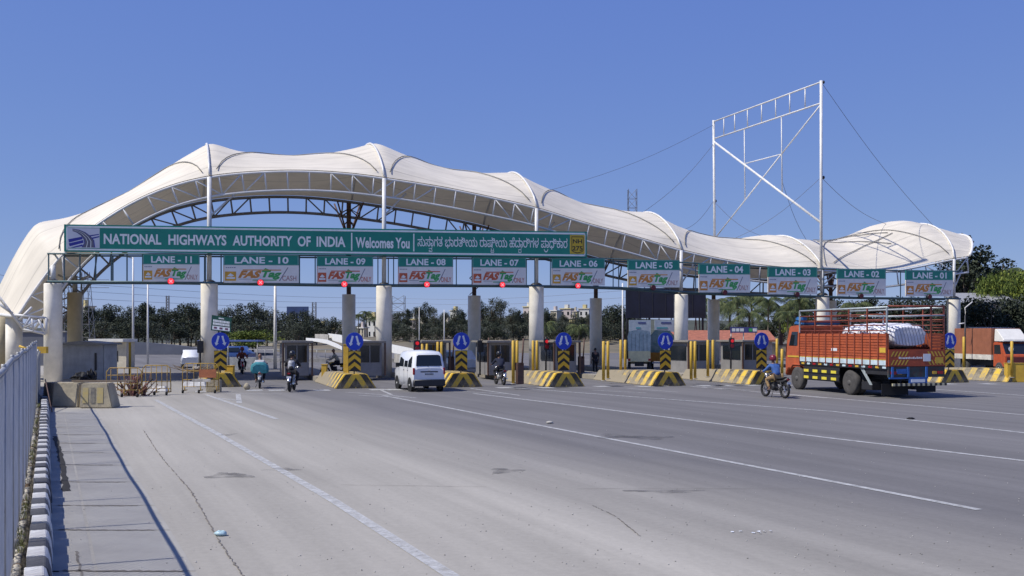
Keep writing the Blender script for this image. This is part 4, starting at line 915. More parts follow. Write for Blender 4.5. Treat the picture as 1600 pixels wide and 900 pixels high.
# ================================================================== PEOPLE
def skin_mesh(verts, edges, radii, root=0, sub=1):
    me = bpy.data.meshes.new("s"); me.from_pydata([tuple(v) for v in verts], edges, []); o = bpy.data.objects.new("s", me); scn.collection.objects.link(o)
    o.modifiers.new("k", 'SKIN'); sv = me.skin_vertices[0].data
    for i, r in enumerate(radii): sv[i].radius = (r, r) if not isinstance(r, tuple) else r; sv[i].use_root = (i == root)
    s = o.modifiers.new("d", 'SUBSURF'); s.levels = sub; s.render_levels = sub
    bpy.context.view_layer.update(); m = bpy.data.meshes.new_from_object(o.evaluated_get(bpy.context.evaluated_depsgraph_get()))
    V = [tuple(v.co) for v in m.vertices]; Fc = [tuple(p.vertices) for p in m.polygons]
    bpy.data.objects.remove(o); bpy.data.meshes.remove(me); bpy.data.meshes.remove(m); return V, Fc
def addm(mb, VF, mi=0):
    b = len(mb.v); mb.v += VF[0]
    for f in VF[1]: mb.face([b + i for i in f], mi, True)
def hand_chains(mb, wrist, fwd, side, grip=True):
    """five fingers of different lengths curled forward/down from the palm"""
    w_ = Vector(wrist); f = Vector(fwd).normalized(); s = Vector(side).normalized(); dn = Vector((0, 0, -1))
    addm(mb, skin_mesh([w_, w_ + f * .05, w_ + f * .09], [(0, 1), (1, 2)], [(.024, .018), (.036, .018), (.034, .015)]))
    for k, L in enumerate((.062, .072, .068, .052)):
        b = w_ + f * .085 + s * (.028 - .019 * k); c = b + f * L * .55 + dn * (.012 if grip else .0); e = c + (dn * .7 + f * .5) * L * .55 if grip else c + f * L * .5
        addm(mb, skin_mesh([b - f * .02, b, c, e], [(0, 1), (1, 2), (2, 3)], [.009, .009, .008, .007]))
    b = w_ + f * .03 + s * .03; addm(mb, skin_mesh([b, b + s * .03 + f * .02, b + s * .035 + f * .05 + dn * .02], [(0, 1), (1, 2)], [.011, .010, .008]))
def rider(parent_name, label, loc, rz, shirt, trousers, helmet, group, lean=0.08, seat_z=.80, bare_feet=True, extra=None, scale=1.0):
    t = thing(parent_name, label, "person", loc, rz, group=group); t.scale = (scale,) * 3
    z = seat_z; J = {}
    J['pel'] = (0, -.12, z + .08); J['bel'] = (0, -.10, z + .24); J['che'] = (0, -.02 + lean, z + .44); J['nek'] = (0, .03 + lean, z + .60); J['hd0'] = (0, .06 + lean, z + .68); J['hd'] = (0, .07 + lean, z + .76)
    for s, n in ((-1, 'l'), (1, 'r')):
        J['sh' + n] = (s * .18, .0 + lean, z + .52); J['el' + n] = (s * .30, .16 + lean, z + .31); J['wr' + n] = (s * .315, .42, z + .25)
        J['hp' + n] = (s * .10, -.08, z + .06); J['kn' + n] = (s * .22, .30, z - .06); J['an' + n] = (s * .18, .10, z - .45); J['to' + n] = (s * .19, .26, z - .50)
    names = list(J); idx = {k: i for i, k in enumerate(names)}
    E = [('pel', 'bel'), ('bel', 'che'), ('che', 'nek'), ('nek', 'hd0'), ('hd0', 'hd')]
    for n in 'lr': E += [('che', 'sh' + n), ('sh' + n, 'el' + n), ('el' + n, 'wr' + n), ('pel', 'hp' + n), ('hp' + n, 'kn' + n), ('kn' + n, 'an' + n), ('an' + n, 'to' + n)]
    R0 = dict(pel=(.15, .12), bel=(.14, .11), che=(.17, .115), nek=.055, hd0=.065, hd=.08)
    for n in 'lr': R0.update({'sh' + n: .062, 'el' + n: .042, 'wr' + n: .027, 'hp' + n: .09, 'kn' + n: .062, 'an' + n: .04, 'to' + n: .035})
    mb = MB(); addm(mb, skin_mesh([J[k] for k in names], [(idx[a], idx[b]) for a, b in E], [R0[k] for k in names], idx['pel']))
    hd = Vector(J['hd']); mb.ell(hd + Vector((0, .0, .02)), .078, .095, .115, 14, 10); mb.ell(hd + Vector((0, .098, .0)), .013, .018, .022, 8, 6)
    mb.ell(hd + Vector((0, .088, -.045)), .026, .012, .008, 8, 5)
    for s in (-1, 1): mb.ell(hd + Vector((s * .032, .088, .025)), .012, .007, .008, 8, 5, 1); mb.ell(hd + Vector((s * .08, 0, .0)), .012, .02, .03, 8, 5)
    for s, n in ((-1, 'l'), (1, 'r')): hand_chains(mb, J['wr' + n], (0, .9, -.15), (-s, 0, 0))
    mb.build("body", [M['skin'], M['dark']], t)
    # shirt
    keys = ['pel', 'bel', 'che', 'nek'] + [k + n for n in 'lr' for k in ('sh', 'el', 'wr')]; ix = {k: i for i, k in enumerate(keys)}
    P = {k: Vector(J[k]) for k in keys}; P['nek'] = Vector(J['che']).lerp(Vector(J['nek']), .75)
    for n in 'lr': P['wr' + n] = Vector(J['el' + n]).lerp(Vector(J['wr' + n]), .88)
    RR = {k: (tuple(x + .022 for x in R0[k]) if isinstance(R0[k], tuple) else R0[k] + .020) for k in keys}; RR['nek'] = .085
    mb = MB(); addm(mb, skin_mesh([P[k] for k in keys], [(ix[a], ix[b]) for a, b in [('pel', 'bel'), ('bel', 'che'), ('che', 'nek')] + [(a + n, b + n) for n in 'lr' for a, b in (('sh', 'el'), ('el', 'wr'))] + [('che', 'sh' + n) for n in 'lr']], [RR[k] for k in keys], 0, 2)); mb.build("shirt", shirt, t)
    keys = ['pel'] + [k + n for n in 'lr' for k in ('hp', 'kn', 'an')]; ix = {k: i for i, k in enumerate(keys)}; RR = {k: (tuple(x + .018 for x in R0[k]) if isinstance(R0[k], tuple) else R0[k] + .018) for k in keys}
    P = {k: Vector(J[k]) for k in keys}
    for n in 'lr': P['an' + n] = Vector(J['kn' + n]).lerp(Vector(J['an' + n]), .86)
    mb = MB(); addm(mb, skin_mesh([P[k] for k in keys], [(ix[a], ix[b]) for a, b in [('pel', 'hpl'), ('pel', 'hpr')] + [(a + n, b + n) for n in 'lr' for a, b in (('hp', 'kn'), ('kn', 'an'))]], [RR[k] for k in keys], 0, 2)); mb.build("trousers", trousers, t)
    for n in 'lr':
        mb = MB(); a = Vector(J['an' + n]); b = Vector(J['to' + n]); addm(mb, skin_mesh([a + Vector((0, -.05, -.05)), b + Vector((0, -.04, -.01)), b + Vector((0, .03, -.01))], [(0, 1), (1, 2)], [.045, .05, .035], 0, 2)); mb.build("shoe", M['dark'], t)
    if helmet:
        mb = MB(); c = hd + Vector((0, -.012, .055)); prof = [(.128, -.11), (.138, -.04), (.136, .02), (.118, .075), (.085, .115), (.04, .135), (.01, .138)]; mb.lathe(c, prof, 20)
        mb.v = [(x, c.y + (y - c.y) * 1.12, z_) for x, y, z_ in mb.v]; h_ = mb.build("helmet", helmet, t)
        mb = MB(); mb.lathe(c + Vector((0, .01, 0)), [(.140, -.05), (.142, .0)], 20, cap=False); mb.f = [f for f, ok in zip(mb.f, [True] * len(mb.f)) if sum(mb.v[i][1] for i in f) / 4 > c.y + .05]; mb.m = [0] * len(mb.f); mb.sm = [True] * len(mb.f); mb.build("visor", M['glass'], h_)
    if extra: extra(t, z, lean)
    return t
def backpack(m):
    def f(t, z, lean):
        mb = MB(); mb.loft([[(x * k, -.17 + lean - d, z + .14 + h) for x, d in ((-.14, 0), (.14, 0), (.14, .10), (-.14, .10))] for h, k in ((0, .9), (.06, 1), (.28, 1), (.40, .75))]); mb.build("backpack", m, t, bevel=.02)
        for s in (-1, 1): mb = MB(); mb.path([(s * .10, -.15 + lean, z + .2), (s * .12, -.02 + lean, z + .59), (s * .12, .12 + lean, z + .48), (s * .13, .04 + lean, z + .25)], .016, 5); mb.build("strap", m, t)
    return f
def stander(label, loc, rz, shirt, trousers, group, h=1.68):
    t = thing("person", label, "person", loc, rz, group=group); k = h / 1.72
    J = dict(pel=(0, 0, .94), bel=(0, .01, 1.10), che=(0, .0, 1.30), nek=(0, 0, 1.47), hd0=(0, .01, 1.54), hd=(0, .02, 1.60))
    for s, n in ((-1, 'l'), (1, 'r')): J.update({'sh' + n: (s * .18, 0, 1.40), 'el' + n: (s * .23, -.02, 1.12), 'wr' + n: (s * .24, .05, .88), 'hp' + n: (s * .09, 0, .90), 'kn' + n: (s * .10, .03, .50), 'an' + n: (s * .11, -.02, .09), 'to' + n: (s * .12, .13, .04)})
    names = list(J); idx = {q: i for i, q in enumerate(names)}; J = {q: tuple(c * k for c in v) for q, v in J.items()}
    E = [('pel', 'bel'), ('bel', 'che'), ('che', 'nek'), ('nek', 'hd0'), ('hd0', 'hd')]
    for n in 'lr': E += [('che', 'sh' + n), ('sh' + n, 'el' + n), ('el' + n, 'wr' + n), ('pel', 'hp' + n), ('hp' + n, 'kn' + n), ('kn' + n, 'an' + n), ('an' + n, 'to' + n)]
    R0 = dict(pel=(.15, .11), bel=(.13, .10), che=(.16, .11), nek=.055, hd0=.06, hd=.08)
    for n in 'lr': R0.update({'sh' + n: .06, 'el' + n: .04, 'wr' + n: .027, 'hp' + n: .085, 'kn' + n: .055, 'an' + n: .038, 'to' + n: .035})
    mb = MB(); addm(mb, skin_mesh([J[q] for q in names], [(idx[a], idx[b]) for a, b in E], [R0[q] for q in names], 0))
    hd = Vector(J['hd']); mb.ell(hd + Vector((0, 0, .01)), .075, .09, .11, 12, 9); mb.ell(hd + Vector((0, .09, 0)), .012, .016, .02, 6, 5)
    for s, n in ((-1, 'l'), (1, 'r')): hand_chains(mb, J['wr' + n], (0, .1, -1), (0, 1, 0), False)
    mb.build("body", M['skin'], t); mb = MB(); mb.ell(hd + Vector((0, -.012, .035)), .083, .095, .10, 12, 8); mb.build("hair", M['black'], t)
    keys = ['pel', 'bel', 'che'] + [q + n for n in 'lr' for q in ('sh', 'el')]; ix = {q: i for i, q in enumerate(keys)}
    mb = MB(); addm(mb, skin_mesh([J[q] for q in keys], [(ix[a], ix[b]) for a, b in [('pel', 'bel'), ('bel', 'che')] + [x for n in 'lr' for x in (('che', 'sh' + n), ('sh' + n, 'el' + n))]], [(tuple(x + .02 for x in R0[q]) if isinstance(R0[q], tuple) else R0[q] + .018) for q in keys], 0, 2)); mb.build("shirt", shirt, t)
    keys = ['pel'] + [q + n for n in 'lr' for q in ('hp', 'kn', 'an')]; ix = {q: i for i, q in enumerate(keys)}
    mb = MB(); addm(mb, skin_mesh([J[q] for q in keys], [(ix[a], ix[b]) for a, b in [('pel', 'hpl'), ('pel', 'hpr')] + [(a + n, b + n) for n in 'lr' for a, b in (('hp', 'kn'), ('kn', 'an'))]], [(tuple(x + .015 for x in R0[q]) if isinstance(R0[q], tuple) else R0[q] + .018) for q in keys], 0, 2)); mb.build("trousers", trousers, t)
    return t
# ================================================================== TWO-WHEELERS  (local: +y forward)
def motorcycle(label, loc, rz, body, group, heavy=False, scale=1.0):
    t = thing("motorcycle", label, "motorcycle", loc, rz, group=group); t.scale = (scale,) * 3
    R_ = .31; wb = .64
    for y in (-wb, wb):
        mb = MB(); pts = 28; b = len(mb.v); tr = .05 if not heavy else .06
        for i in range(pts):
            a = 2 * pi * i / pts
            for j in range(8): q = 2 * pi * j / 8; rr = R_ - tr + tr * cos(q); mb.v.append((tr * sin(q), y + rr * cos(a), R_ + rr * sin(a)))
        for i in range(pts):
            for j in range(8): mb.face((b + i * 8 + j, b + i * 8 + (j + 1) % 8, b + ((i + 1) % pts) * 8 + (j + 1) % 8, b + ((i + 1) % pts) * 8 + j), 0, True)
        wh = mb.build("wheel", M['black'], t)
        mb = MB(); mb.lathe((0, y, R_), [(.035, -.07), (.035, .07)], 12, axis='x')
        for k in range(6): a = k * pi / 3; mb.tube((0, y, R_), (0, y + .22 * cos(a), R_ + .22 * sin(a)), .012, 4)
        mb.lathe((0, y, R_), [(.225, -.02), (.225, .02)], 20, axis='x', cap=False); mb.build("rim", M['chrome'], wh)
    mb = MB(); mb.path([(0, -wb, R_), (0, -.2, .42), (0, .25, .40), (0, .42, .86)], .03, 6); mb.path([(0, .40, .82), (0, -.1, .72), (0, -.62, .76)], .028, 6); mb.tube((.08, -wb, R_), (.09, -.45, .70), .025, 6); mb.tube((-.08, -wb, R_), (-.09, -.45, .70), .025, 6); mb.build("frame", M['dark'], t)
    mb = MB(); mb.lathe((0, .05, .42), [(.10, -.13), (.13, -.10), (.13, .10), (.10, .13)], 14, axis='x'); mb.box(-.08, .08, -.06, .16, .45, .64); mb.build("engine", M['gal'] if heavy else M['dark'], t, bevel=.01)
    mb = MB()
    for s in (-1, 1): mb.tube((s * .08, wb, R_), (s * .08, .42, .90), .024, 6)
    mb.build("fork", M['chrome'], t)
    mb = MB(); mb.ell((0, .18, .79), .13, .25, .12, 14, 10); mb.build("tank", body, t)
    mb = MB(); mb.loft([[(x * k, y, z + h) for x, h in ((-.13, 0), (.13, 0), (.11, .07), (-.11, .07))] for y, k, z in ((-.68, .7, .80), (-.45, 1, .77), (-.12, .95, .75), (.0, .6, .77))]); mb.build("seat", M['black'], t, bevel=.015)
    mb = MB(); mb.loft([[(x * k, y, z + h) for x, h in ((-.10, 0), (.10, 0), (.08, .14), (-.08, .14))] for y, k, z in ((-.86, .5, .72), (-.6, 1, .62), (-.25, 1, .58))]); mb.build("side_cover", body, t, bevel=.02)
    for y, a0, a1 in ((-wb, 20, 140), (wb, 40, 150)):
        mb = MB(); rows = []
        for i in range(9): a = radians(lerp(a0, a1, i / 8)); sg = -1 if y < 0 else 1; rows.append([(x, y + sg * -(R_ + .04) * cos(a) * sg * (1 if y > 0 else 1), R_ + (R_ + .04) * sin(a)) for x in (-.07, 0, .07)])
        mb.grid(rows); m_ = mb.build("mudguard", body if not heavy else M['chrome'], t); m_.modifiers.new("s", 'SOLIDIFY').thickness = .008
    mb = MB(); mb.path([(-.33, .30, 1.02), (-.15, .42, .99), (0, .44, .95), (.15, .42, .99), (.33, .30, 1.02)], .016, 6); mb.build("handlebar", M['chrome'], t)
    for s in (-1, 1):
        mb = MB(); mb.tube((s * .25, .36, 1.0), (s * .33, .36, 1.2), .008, 4); mb.lathe((s * .34, .36, 1.22), [(.045, -.01), (.045, .01)], 10, axis='y'); mb.build("mirror", M['dark'], t)
    mb = MB(); mb.lathe((0, .56, .90), [(.06, -.08), (.09, .0), (.09, .03)], 14, axis='y'); mb.build("headlight", M['chrome'], t)
    mb = MB(); mb.tube((.14, .15, .30), (.16, -.75, .36), .035, 10, r1=.045); mb.build("exhaust", M['chrome'], t)
    mb = MB(); mb.box(-.06, .06, -.90, -.86, .74, .80); mb.build("tail_light", M['redlamp'], t, bevel=.008)
    mb = MB(); mb.box(-.09, .09, -.91, -.90, .58, .66); mb.build("number_plate", M['whitesheet'], t)
    mb = MB(); mb.tube((-.08, 0, .32), (-.22, -.05, .02), .012, 5); mb.build("stand", M['dark'], t)
    return t
G1 = "motorcycles at the toll plaza"; G2 = "riders on the motorcycles"
denim = mat("blue_shirt_cloth", (.055, .13, .36), .85, var=.2, scale=9); khaki = mat("khaki_trouser_cloth", (.32, .21, .10), .9, var=.15, scale=9); blackc = mat("black_cloth", (.018, .018, .022), .9, var=.2, scale=9)
navy = mat("navy_cloth", (.02, .025, .05), .9, var=.2); grey_c = mat("grey_cloth", (.30, .30, .32), .9, var=.2); maroon = mat("maroon_helmet", (.18, .015, .03), .3, var=.05); blackh = mat("black_helmet", (.02, .02, .024), .25, var=.05)
def gp2(u, v): p = gnd(u, v); return (p.x, p.y, 0)
l = gp2(1211, 621); motorcycle("black motorcycle ridden by the person in a blue shirt", l, ROT + .05, M['dark'], G1); rider("person", "person in blue shirt, khaki trousers and dark red helmet, riding left of the orange lorry", l, ROT + .05, denim, khaki, maroon, G2)
l = gp2(456, 611); motorcycle("large dark motorcycle below the person with a white backpack", l, ROT - .25, blackc, G1, True, 1.08); rider("person", "person in black with a grey white backpack, riding into the LANE - 10 opening", l, ROT - .25, blackc, blackc, blackh, G2, extra=backpack(mat("grey_white_bag", (.42, .43, .46), .8, var=.3, scale=14)), scale=1.05)
l = gp2(781, 601); motorcycle("dark motorcycle with chrome parts under the mid plaza rider", l, ROT, navy, G1, True, .95); rider("person", "person in dark clothes and black helmet, riding in mid plaza between yellow posts", l, ROT, navy, blackc, blackh, G2, scale=.98)
l = gp2(406, 606); motorcycle("light motorcycle carrying the big teal bundle", l, ROT - .1, M['gal'], G1, False, .95); rider("person", "person mostly hidden behind a big teal bundle, riding the scooter in lane ten", l, ROT - .1, mat("white_cloth", (.5, .5, .5), .9), blackc, None, G2, scale=.97)
random.seed(3); mb = MB(); mb.loft([[(x * k * random.uniform(.95, 1.05), y, .62 + z * k) for x, z in ((-.40, .02), (.40, .02), (.44, .2), (.40, .42), (.2, .56), (-.2, .57), (-.40, .44), (-.44, .2))] for y, k in ((-.82, .86), (-.7, 1), (-.45, 1.02), (-.28, .9))])
mb.v = [(x, y, z) for x, y, z in mb.v]; o = mb.build("cloth_bundle", mat("teal_bundle_cloth", (.035, .22, .26), .8, var=.2, scale=6), None, bevel=.03); o.location = (l[0], l[1], .12); o.rotation_euler = (0, 0, ROT - .1); o.scale = (.95,) * 3; tag(o, "big bulging teal cloth bundle tied on the back of a motorcycle", "bundle")
l = gp2(378, 584); motorcycle("small distant motorcycle coming past the blue canopy stall", l, ROT + pi, M['redlamp'], G1); rider("person", "person in red brown clothes riding towards the plaza from behind", l, ROT + pi, mat("red_brown_cloth", (.25, .07, .05), .9), blackc, maroon, G2)
l = gp2(525, 589); motorcycle("motorcycle crossing behind the thick yellow bollard", l, ROT + 1.3, M['yellow'], G1); rider("person", "person in pale shirt riding across behind the yellow bollard", l, ROT + 1.3, mat("cream_cloth", (.5, .45, .33), .9), blackc, None, G2)
for u, v, sh, tr, lb in ((1132, 583, grey_c, mat("white_trouser", (.5, .5, .5), .9), "person in grey shirt and white trousers standing left of the lit red lamp"), (1151, 583, mat("pink_white_cloth", (.55, .42, .40), .9), grey_c, "person in pale pink shirt standing right of the lit red lamp"), (930, 585, blackc, blackc, "person in dark clothes standing at the third back column")):
    stander(lb, gp2(u, v), .3, sh, tr, "people standing among the booths")

# ================================================================== VEHICLES (local: +y forward, origin rear centre on the ground)
def wheel(t, x, y, r, w_, mats=None, dual=False, name="wheel"):
    s = 1 if x > 0 else -1
    mb = MB(); prof = [(r * .62, -w_ / 2), (r * .92, -w_ / 2), (r, -w_ * .36), (r, w_ * .36), (r * .92, w_ / 2), (r * .62, w_ / 2)]; mb.lathe((x, y, r), prof, 30, axis='x')
    wh = mb.build(name, mats[0] if mats else mat("dusty_tyre", (.055, .052, .05), .85, var=.2), t)
    mb = MB(); xo = x + s * w_ / 2; mb.lathe((xo, y, r), [(r * .60, -.01 if s > 0 else .01), (r * .55, s * .006), (r * .42, -s * .03), (r * .22, -s * .03), (r * .18, s * .03), (r * .05, s * .035)], 24, axis='x'); mb.build("rim", mats[1] if mats else M['gal'], wh)
    return wh
# --- small white van
def ringv(y, wb, wt, z0, zb, zt, rnd=.10):
    return [(-wb, y, z0), (-wb, y, zb * .6 + z0 * .4), (-wb, y, zb), (-wt - .02, y, zt - rnd), (-wt + rnd, y, zt), (0, y, zt + .02), (wt - rnd, y, zt), (wt + .02, y, zt - rnd), (wb, y, zb), (wb, y, zb * .6 + z0 * .4), (wb, y, z0), (0, y, z0)]
def mini_van(label, loc, rz, paint):
    t = thing("white_van", label, "van", loc, rz); mb = MB()
    mb.loft([ringv(.0, .71, .62, .30, 1.02, 1.02 + .03), ringv(.03, .72, .625, .28, 1.05, 1.10), ringv(.16, .735, .63, .24, 1.02, 1.70), ringv(.34, .74, .64, .24, 1.0, 1.80), ringv(1.6, .74, .65, .24, 1.0, 1.84), ringv(2.5, .74, .645, .24, 1.0, 1.80), ringv(2.75, .74, .62, .24, 1.0, 1.72), ringv(3.15, .73, .60, .26, .98, 1.18), ringv(3.5, .70, .58, .30, .88, .98), ringv(3.62, .62, .5, .34, .70, .78)])
    bd = mb.build("body", paint, t); 
    P = lambda x, y, z: (x, y, z)
    def pane(nm, pts, m, par=t, th=.012, nrm=(0, -1, 0)):
        mb = MB(); n_ = Vector(nrm); b = [tuple(Vector(p) + n_ * th) for p in pts]; k = len(pts); mb.v = [tuple(p) for p in pts] + b; mb.face(range(k)); mb.face(reversed(range(k, 2 * k)))
        for i in range(k): j = (i + 1) % k; mb.face((i, j, k + j, k + i))
        return mb.build(nm, m, par)
    ty = lambda z: .03 + (z - 1.10) * .13 / .60
    pane("rear_window", [(-.60, ty(1.16), 1.16), (.60, ty(1.16), 1.16), (.55, ty(1.60), 1.60), (.46, ty(1.655), 1.655), (-.46, ty(1.655), 1.655), (-.55, ty(1.60), 1.60)], M['glass'], nrm=(0, -.97, .2))
    for s in (-1, 1):
        sx = lambda z: s * (.745 - (z - 1.0) * .105 / .75)
        for y0, y1 in ((.35, .95), (1.05, 1.62), (1.75, 2.45)): pane("side_window", [(sx(1.10), y0, 1.10), (sx(1.10), y1 + (.15 if y1 > 2 else 0), 1.10), (sx(1.58), y1, 1.58), (sx(1.58), y0 + .02, 1.58)], M['glass'], nrm=(s, 0, .1))
        mb = MB(); mb.hexa([(s * .70 - .04, -.02, .78), (s * .70 + .04, -.02, .78), (s * .70 + .045, .10, .78), (s * .70 - .04, .10, .78), (s * .70 - .04, -.02, 1.08), (s * .70 + .035, -.02, 1.08), (s * .70 + .04, .10, 1.08), (s * .70 - .04, .10, 1.08)]); mb.build("tail_light", M['redlamp'], t, bevel=.01)
        mb = MB(); mb.box(s * .80 - .09, s * .80 + .09, 2.55, 2.63, 1.05, 1.25); mb.tube((s * .72, 2.6, 1.08), (s * .78, 2.6, 1.12), .02, 5); mb.build("mirror", M['dark'], t, bevel=.015)
        for y in (1.0, 1.68): mb = MB(); mb.box(s * .742 - .012, s * .742 + .012, y - .07, y + .07, .93, .96); mb.build("door_handle", M['dark'], t)
        for y in (1.0, 1.66, 2.55): mb = MB(); mb.box(s * .741 - .003, s * .741 + .003, y - .006, y + .006, .34, 1.08); mb.build("door_gap", M['dark'], t)
        for y in (.62, 2.95): wheel(t, s * .655, y, .285, .17)
        for y in (.62, 2.95): mb = MB(); mb.lathe((s * .735, y, .29), [(.355, -.012), (.355, .012)], 26, axis='x'); mb.build("wheel_arch", M['black'], t)
    mb = MB(); mb.loft([[(x, y, z) for x, z in ((-.73, .26), (.73, .26), (.73, .56), (-.73, .56))] for y in (-.10, .12)]); mb.build("bumper", M['dark'], t, bevel=.03)
    mb = MB(); mb.box(-.40, .40, -.012, .02, .88, .93); mb.build("tailgate_trim", M['dark'], t)
    mb = MB(); mb.box(-.25, .25, -.02, .0, .74, .855); mb.build("number_plate", M['whitesheet'], t); 
    mb = MB(); random.seed(2); x = -.2
    while x < .18: w_ = random.uniform(.03, .05); mb.box(x, x + w_, -.024, -.0205, .77, .83); x += w_ + .015
    mb.build("plate_marks", M['dark'], t)
    mb = MB(); mb.box(-.05, .05, -.02, -.0, .97, 1.0); mb.build("badge", M['chrome'], t)
    mb = MB(); mb.path([(-.02, .02, 1.14), (-.2, .05, 1.22), (-.34, .05, 1.2)], .008, 4); mb.build("wiper", M['black'], t)
    return t
p = gnd(645, 613); q = Vector((cos(ROT + .03), sin(ROT + .03), 0)); c = p + q * .76; mini_van("white passenger van with dark windows, seen from behind, waiting at the lane mouth", (c.x, c.y, 0), ROT + .03, M['white_paint'])

# --- big open orange lorry
LA = radians(14.5)
lor = thing("orange_lorry", "large orange open goods lorry with slatted sides and rails, seen from behind", "lorry", (0, 0, 0), LA)
ax = Vector((cos(LA), sin(LA), 0)); rl = Vector((15.05, 39.7, 0)); HW = 1.31; c0 = rl + ax * HW; lor.location = c0; lor['_w'] = (0., 0., 0.)
t = lor; LC = 6.65
orange_b = mat("faded_orange_planks", (.52, .11, .035), .65, scale=3, col2=(.30, .065, .028), bump=.3); rustrail = mat("rust_orange_rail", (.26, .06, .03), .6, var=.25, scale=5); pale = mat("pale_blue_white_band", (.55, .66, .70), .6, var=.15, scale=4); silver = mat("dull_silver_rail", (.45, .50, .50), .45, .3, scale=4)
lblue = mat("bright_blue_frame_paint", (.03, .12, .40), .5, var=.2, scale=5)
mb = MB(); mb.box(-HW, HW, .02, LC, 1.16, 1.30); mb.build("deck", M['dark'], t)
for s in (-1, 1):
    x = s * HW
    mb = MB(); mb.box(min(x, x - s * .04), max(x, x - s * .04), .0, LC, 1.32, 2.62); mb.build("side_backing", mat("dark_orange_backing", (.26, .055, .02), .8), t)
    mb = MB(); nb = 12
    for k in range(9):
        z0 = 1.58 + k * .115; mb.box(min(x, x + s * .025), max(x, x + s * .025), .03, LC - .03, z0, z0 + .088)
    mb.build("side_planks", orange_b, t)
    mb = MB(); mb.box(min(x, x + s * .03), max(x, x + s * .03), .03, LC - .03, 1.34, 1.535); mb.build("side_band", pale, t)
    mb = MB(); mb.box(min(x, x + s * .028), max(x, x + s * .028), .03, LC - .03, 1.537, 1.572); mb.build("side_stripe", M['yellow'], t)
    for k in range(nb + 1):
        y = .02 + (LC - .08) * k / nb; mb = MB(); mb.box(min(x, x + s * .06), max(x, x + s * .06), y, y + .05, 1.28, 2.66); mb.build("side_post", rustrail, t)
    for k in range(6):
        y = .02 + (LC - .08) * k / 5; mb = MB(); mb.box(min(x, x + s * .05), max(x, x + s * .05), y, y + .05, 2.66, 3.66); mb.build("rail_upright", rustrail if k not in (0, 5) else silver, t)
    for z in (2.74, 2.96, 3.18, 3.40): mb = MB(); mb.tube((x, 0.02, z), (x, LC, z), .024, 5); mb.build("side_rail", rustrail, t)
    mb = MB(); mb.tube((x, 0.0, 3.68), (x, LC, 3.66), .04, 6); mb.build("top_rail", silver, t)
    mb = MB(); mb.box(min(x, x + s * .02), max(x, x + s * .02), 0, LC, 1.20, 1.30)
    for k in range(14): mb.box(min(x, x + s * .03), max(x, x + s * .03), .1 + k * .47, .34 + k * .47, 1.21, 1.29, 1 + k % 3)
    mb.build("painted_edge", [M['dark'], pale, M['yellow'], M['redlamp']], t)
mb = MB(); mb.box(-HW - .035, -HW - .026, 3.55, 4.0, 1.86, 1.98); mb.build("side_label", M['whitesheet'], t)
mb = MB(); mb.box(-HW - .035, -HW - .026, .12, .52, 1.85, 2.05); mb.build("side_label", M['yellow'], t)
# bulkhead at front and rails across
mb = MB(); mb.box(-HW, HW, LC - .05, LC, 1.3, 2.9)
mb.build("bulkhead", orange_b, t)
for z in (3.15, 3.4, 3.66): mb = MB(); mb.tube((-HW, LC, z), (HW, LC, z), .03, 5); mb.build("cross_rail", rustrail, t)
mb = MB(); mb.tube((-HW, 1.9, 3.35), (HW, 1.9, 3.35), .035, 5); mb.tube((-.2, 1.9, 3.0), (-.2, 1.9, 3.35), .03, 5); mb.build("cross_rail", silver, t)
mb = MB(); mb.tube((-HW, 0, 3.30), (HW, 0, 3.36), .035, 6); mb.build("rear_rail", silver, t)
mb = MB(); mb.tube((-HW, 0, 3.72), (HW, 0, 3.72), .035, 6); mb.build("rear_rail", rustrail, t)
for x in (HW - .62, HW - .02):
    mb = MB(); mb.box(x - .03, x + .03, -.02, .04, 1.95, 3.72); mb.build("rear_post", rustrail, t)
for z in (2.85, 3.1): mb = MB(); mb.tube((HW - .62, 0, z), (HW, 0, z), .022, 5); mb.build("rear_rail", rustrail, t)
mb = MB()
for k in range(5): mb.box(HW - .60, HW - .02, -.015, .02, 2.03 + k * .12, 2.12 + k * .12)
mb.build("rear_side_planks", orange_b, t)
# tailgate
mb = MB(); mb.box(-HW, HW, -.05, .02, 1.30, 1.98); mb.build("tailgate", mat("deep_orange_tailgate", (.42, .075, .025), .55, scale=4, col2=(.26, .05, .02)), t, bevel=.01)
for sgn, x0, zz in ((1, -HW + .08, 1.36), (1, -HW + .08, 1.70), (-1, HW - .08, 1.36), (-1, HW - .08, 1.70)):
    mb = MB()
    if True:
        for k in range(5): xx = x0 + sgn * k * .16; mb.poly([(xx, -.054, zz), (xx + .07, -.054, zz), (xx + .07 + sgn * .12, -.054, zz + .2), (xx + sgn * .12, -.054, zz + .2)])
    mb.build("hazard_stripe", M['yellow'], t)
mb = MB(); mb.box(.85, 1.22, -.058, -.05, 1.42, 1.66); mb.build("yellow_plate", M['yellow'], t)
mb = MB(); mb.box(.28, .62, -.062, -.052, 1.50, 1.80); mb.build("placard", M['whitesheet'], t)
random.seed(8); mb = MB(); x = -.85
while x < .2: w_ = random.uniform(.03, .09); mb.box(x, x + w_, -.056, -.051, 1.60, 1.60 + random.uniform(.05, .09)); x += w_ + .025
mb.build("painted_script", M['whitesheet'], t)
mb = MB(); mb.box(-HW, HW, -.03, .05, .86, 1.28); mb.build("lamp_panel", mat("dark_green_lamp_panel", (.03, .075, .07), .6, scale=4, col2=(.08, .025, .02)), t)
for x0, x1, m_ in ((-1.22, -.95, M['redlamp']), (-.90, -.70, M['yellow']), (.72, .92, M['yellow']), (.96, 1.22, M['redlamp'])): mb = MB(); mb.box(x0, x1, -.06, -.03, .98, 1.10); mb.build("tail_light", m_, t, bevel=.01)
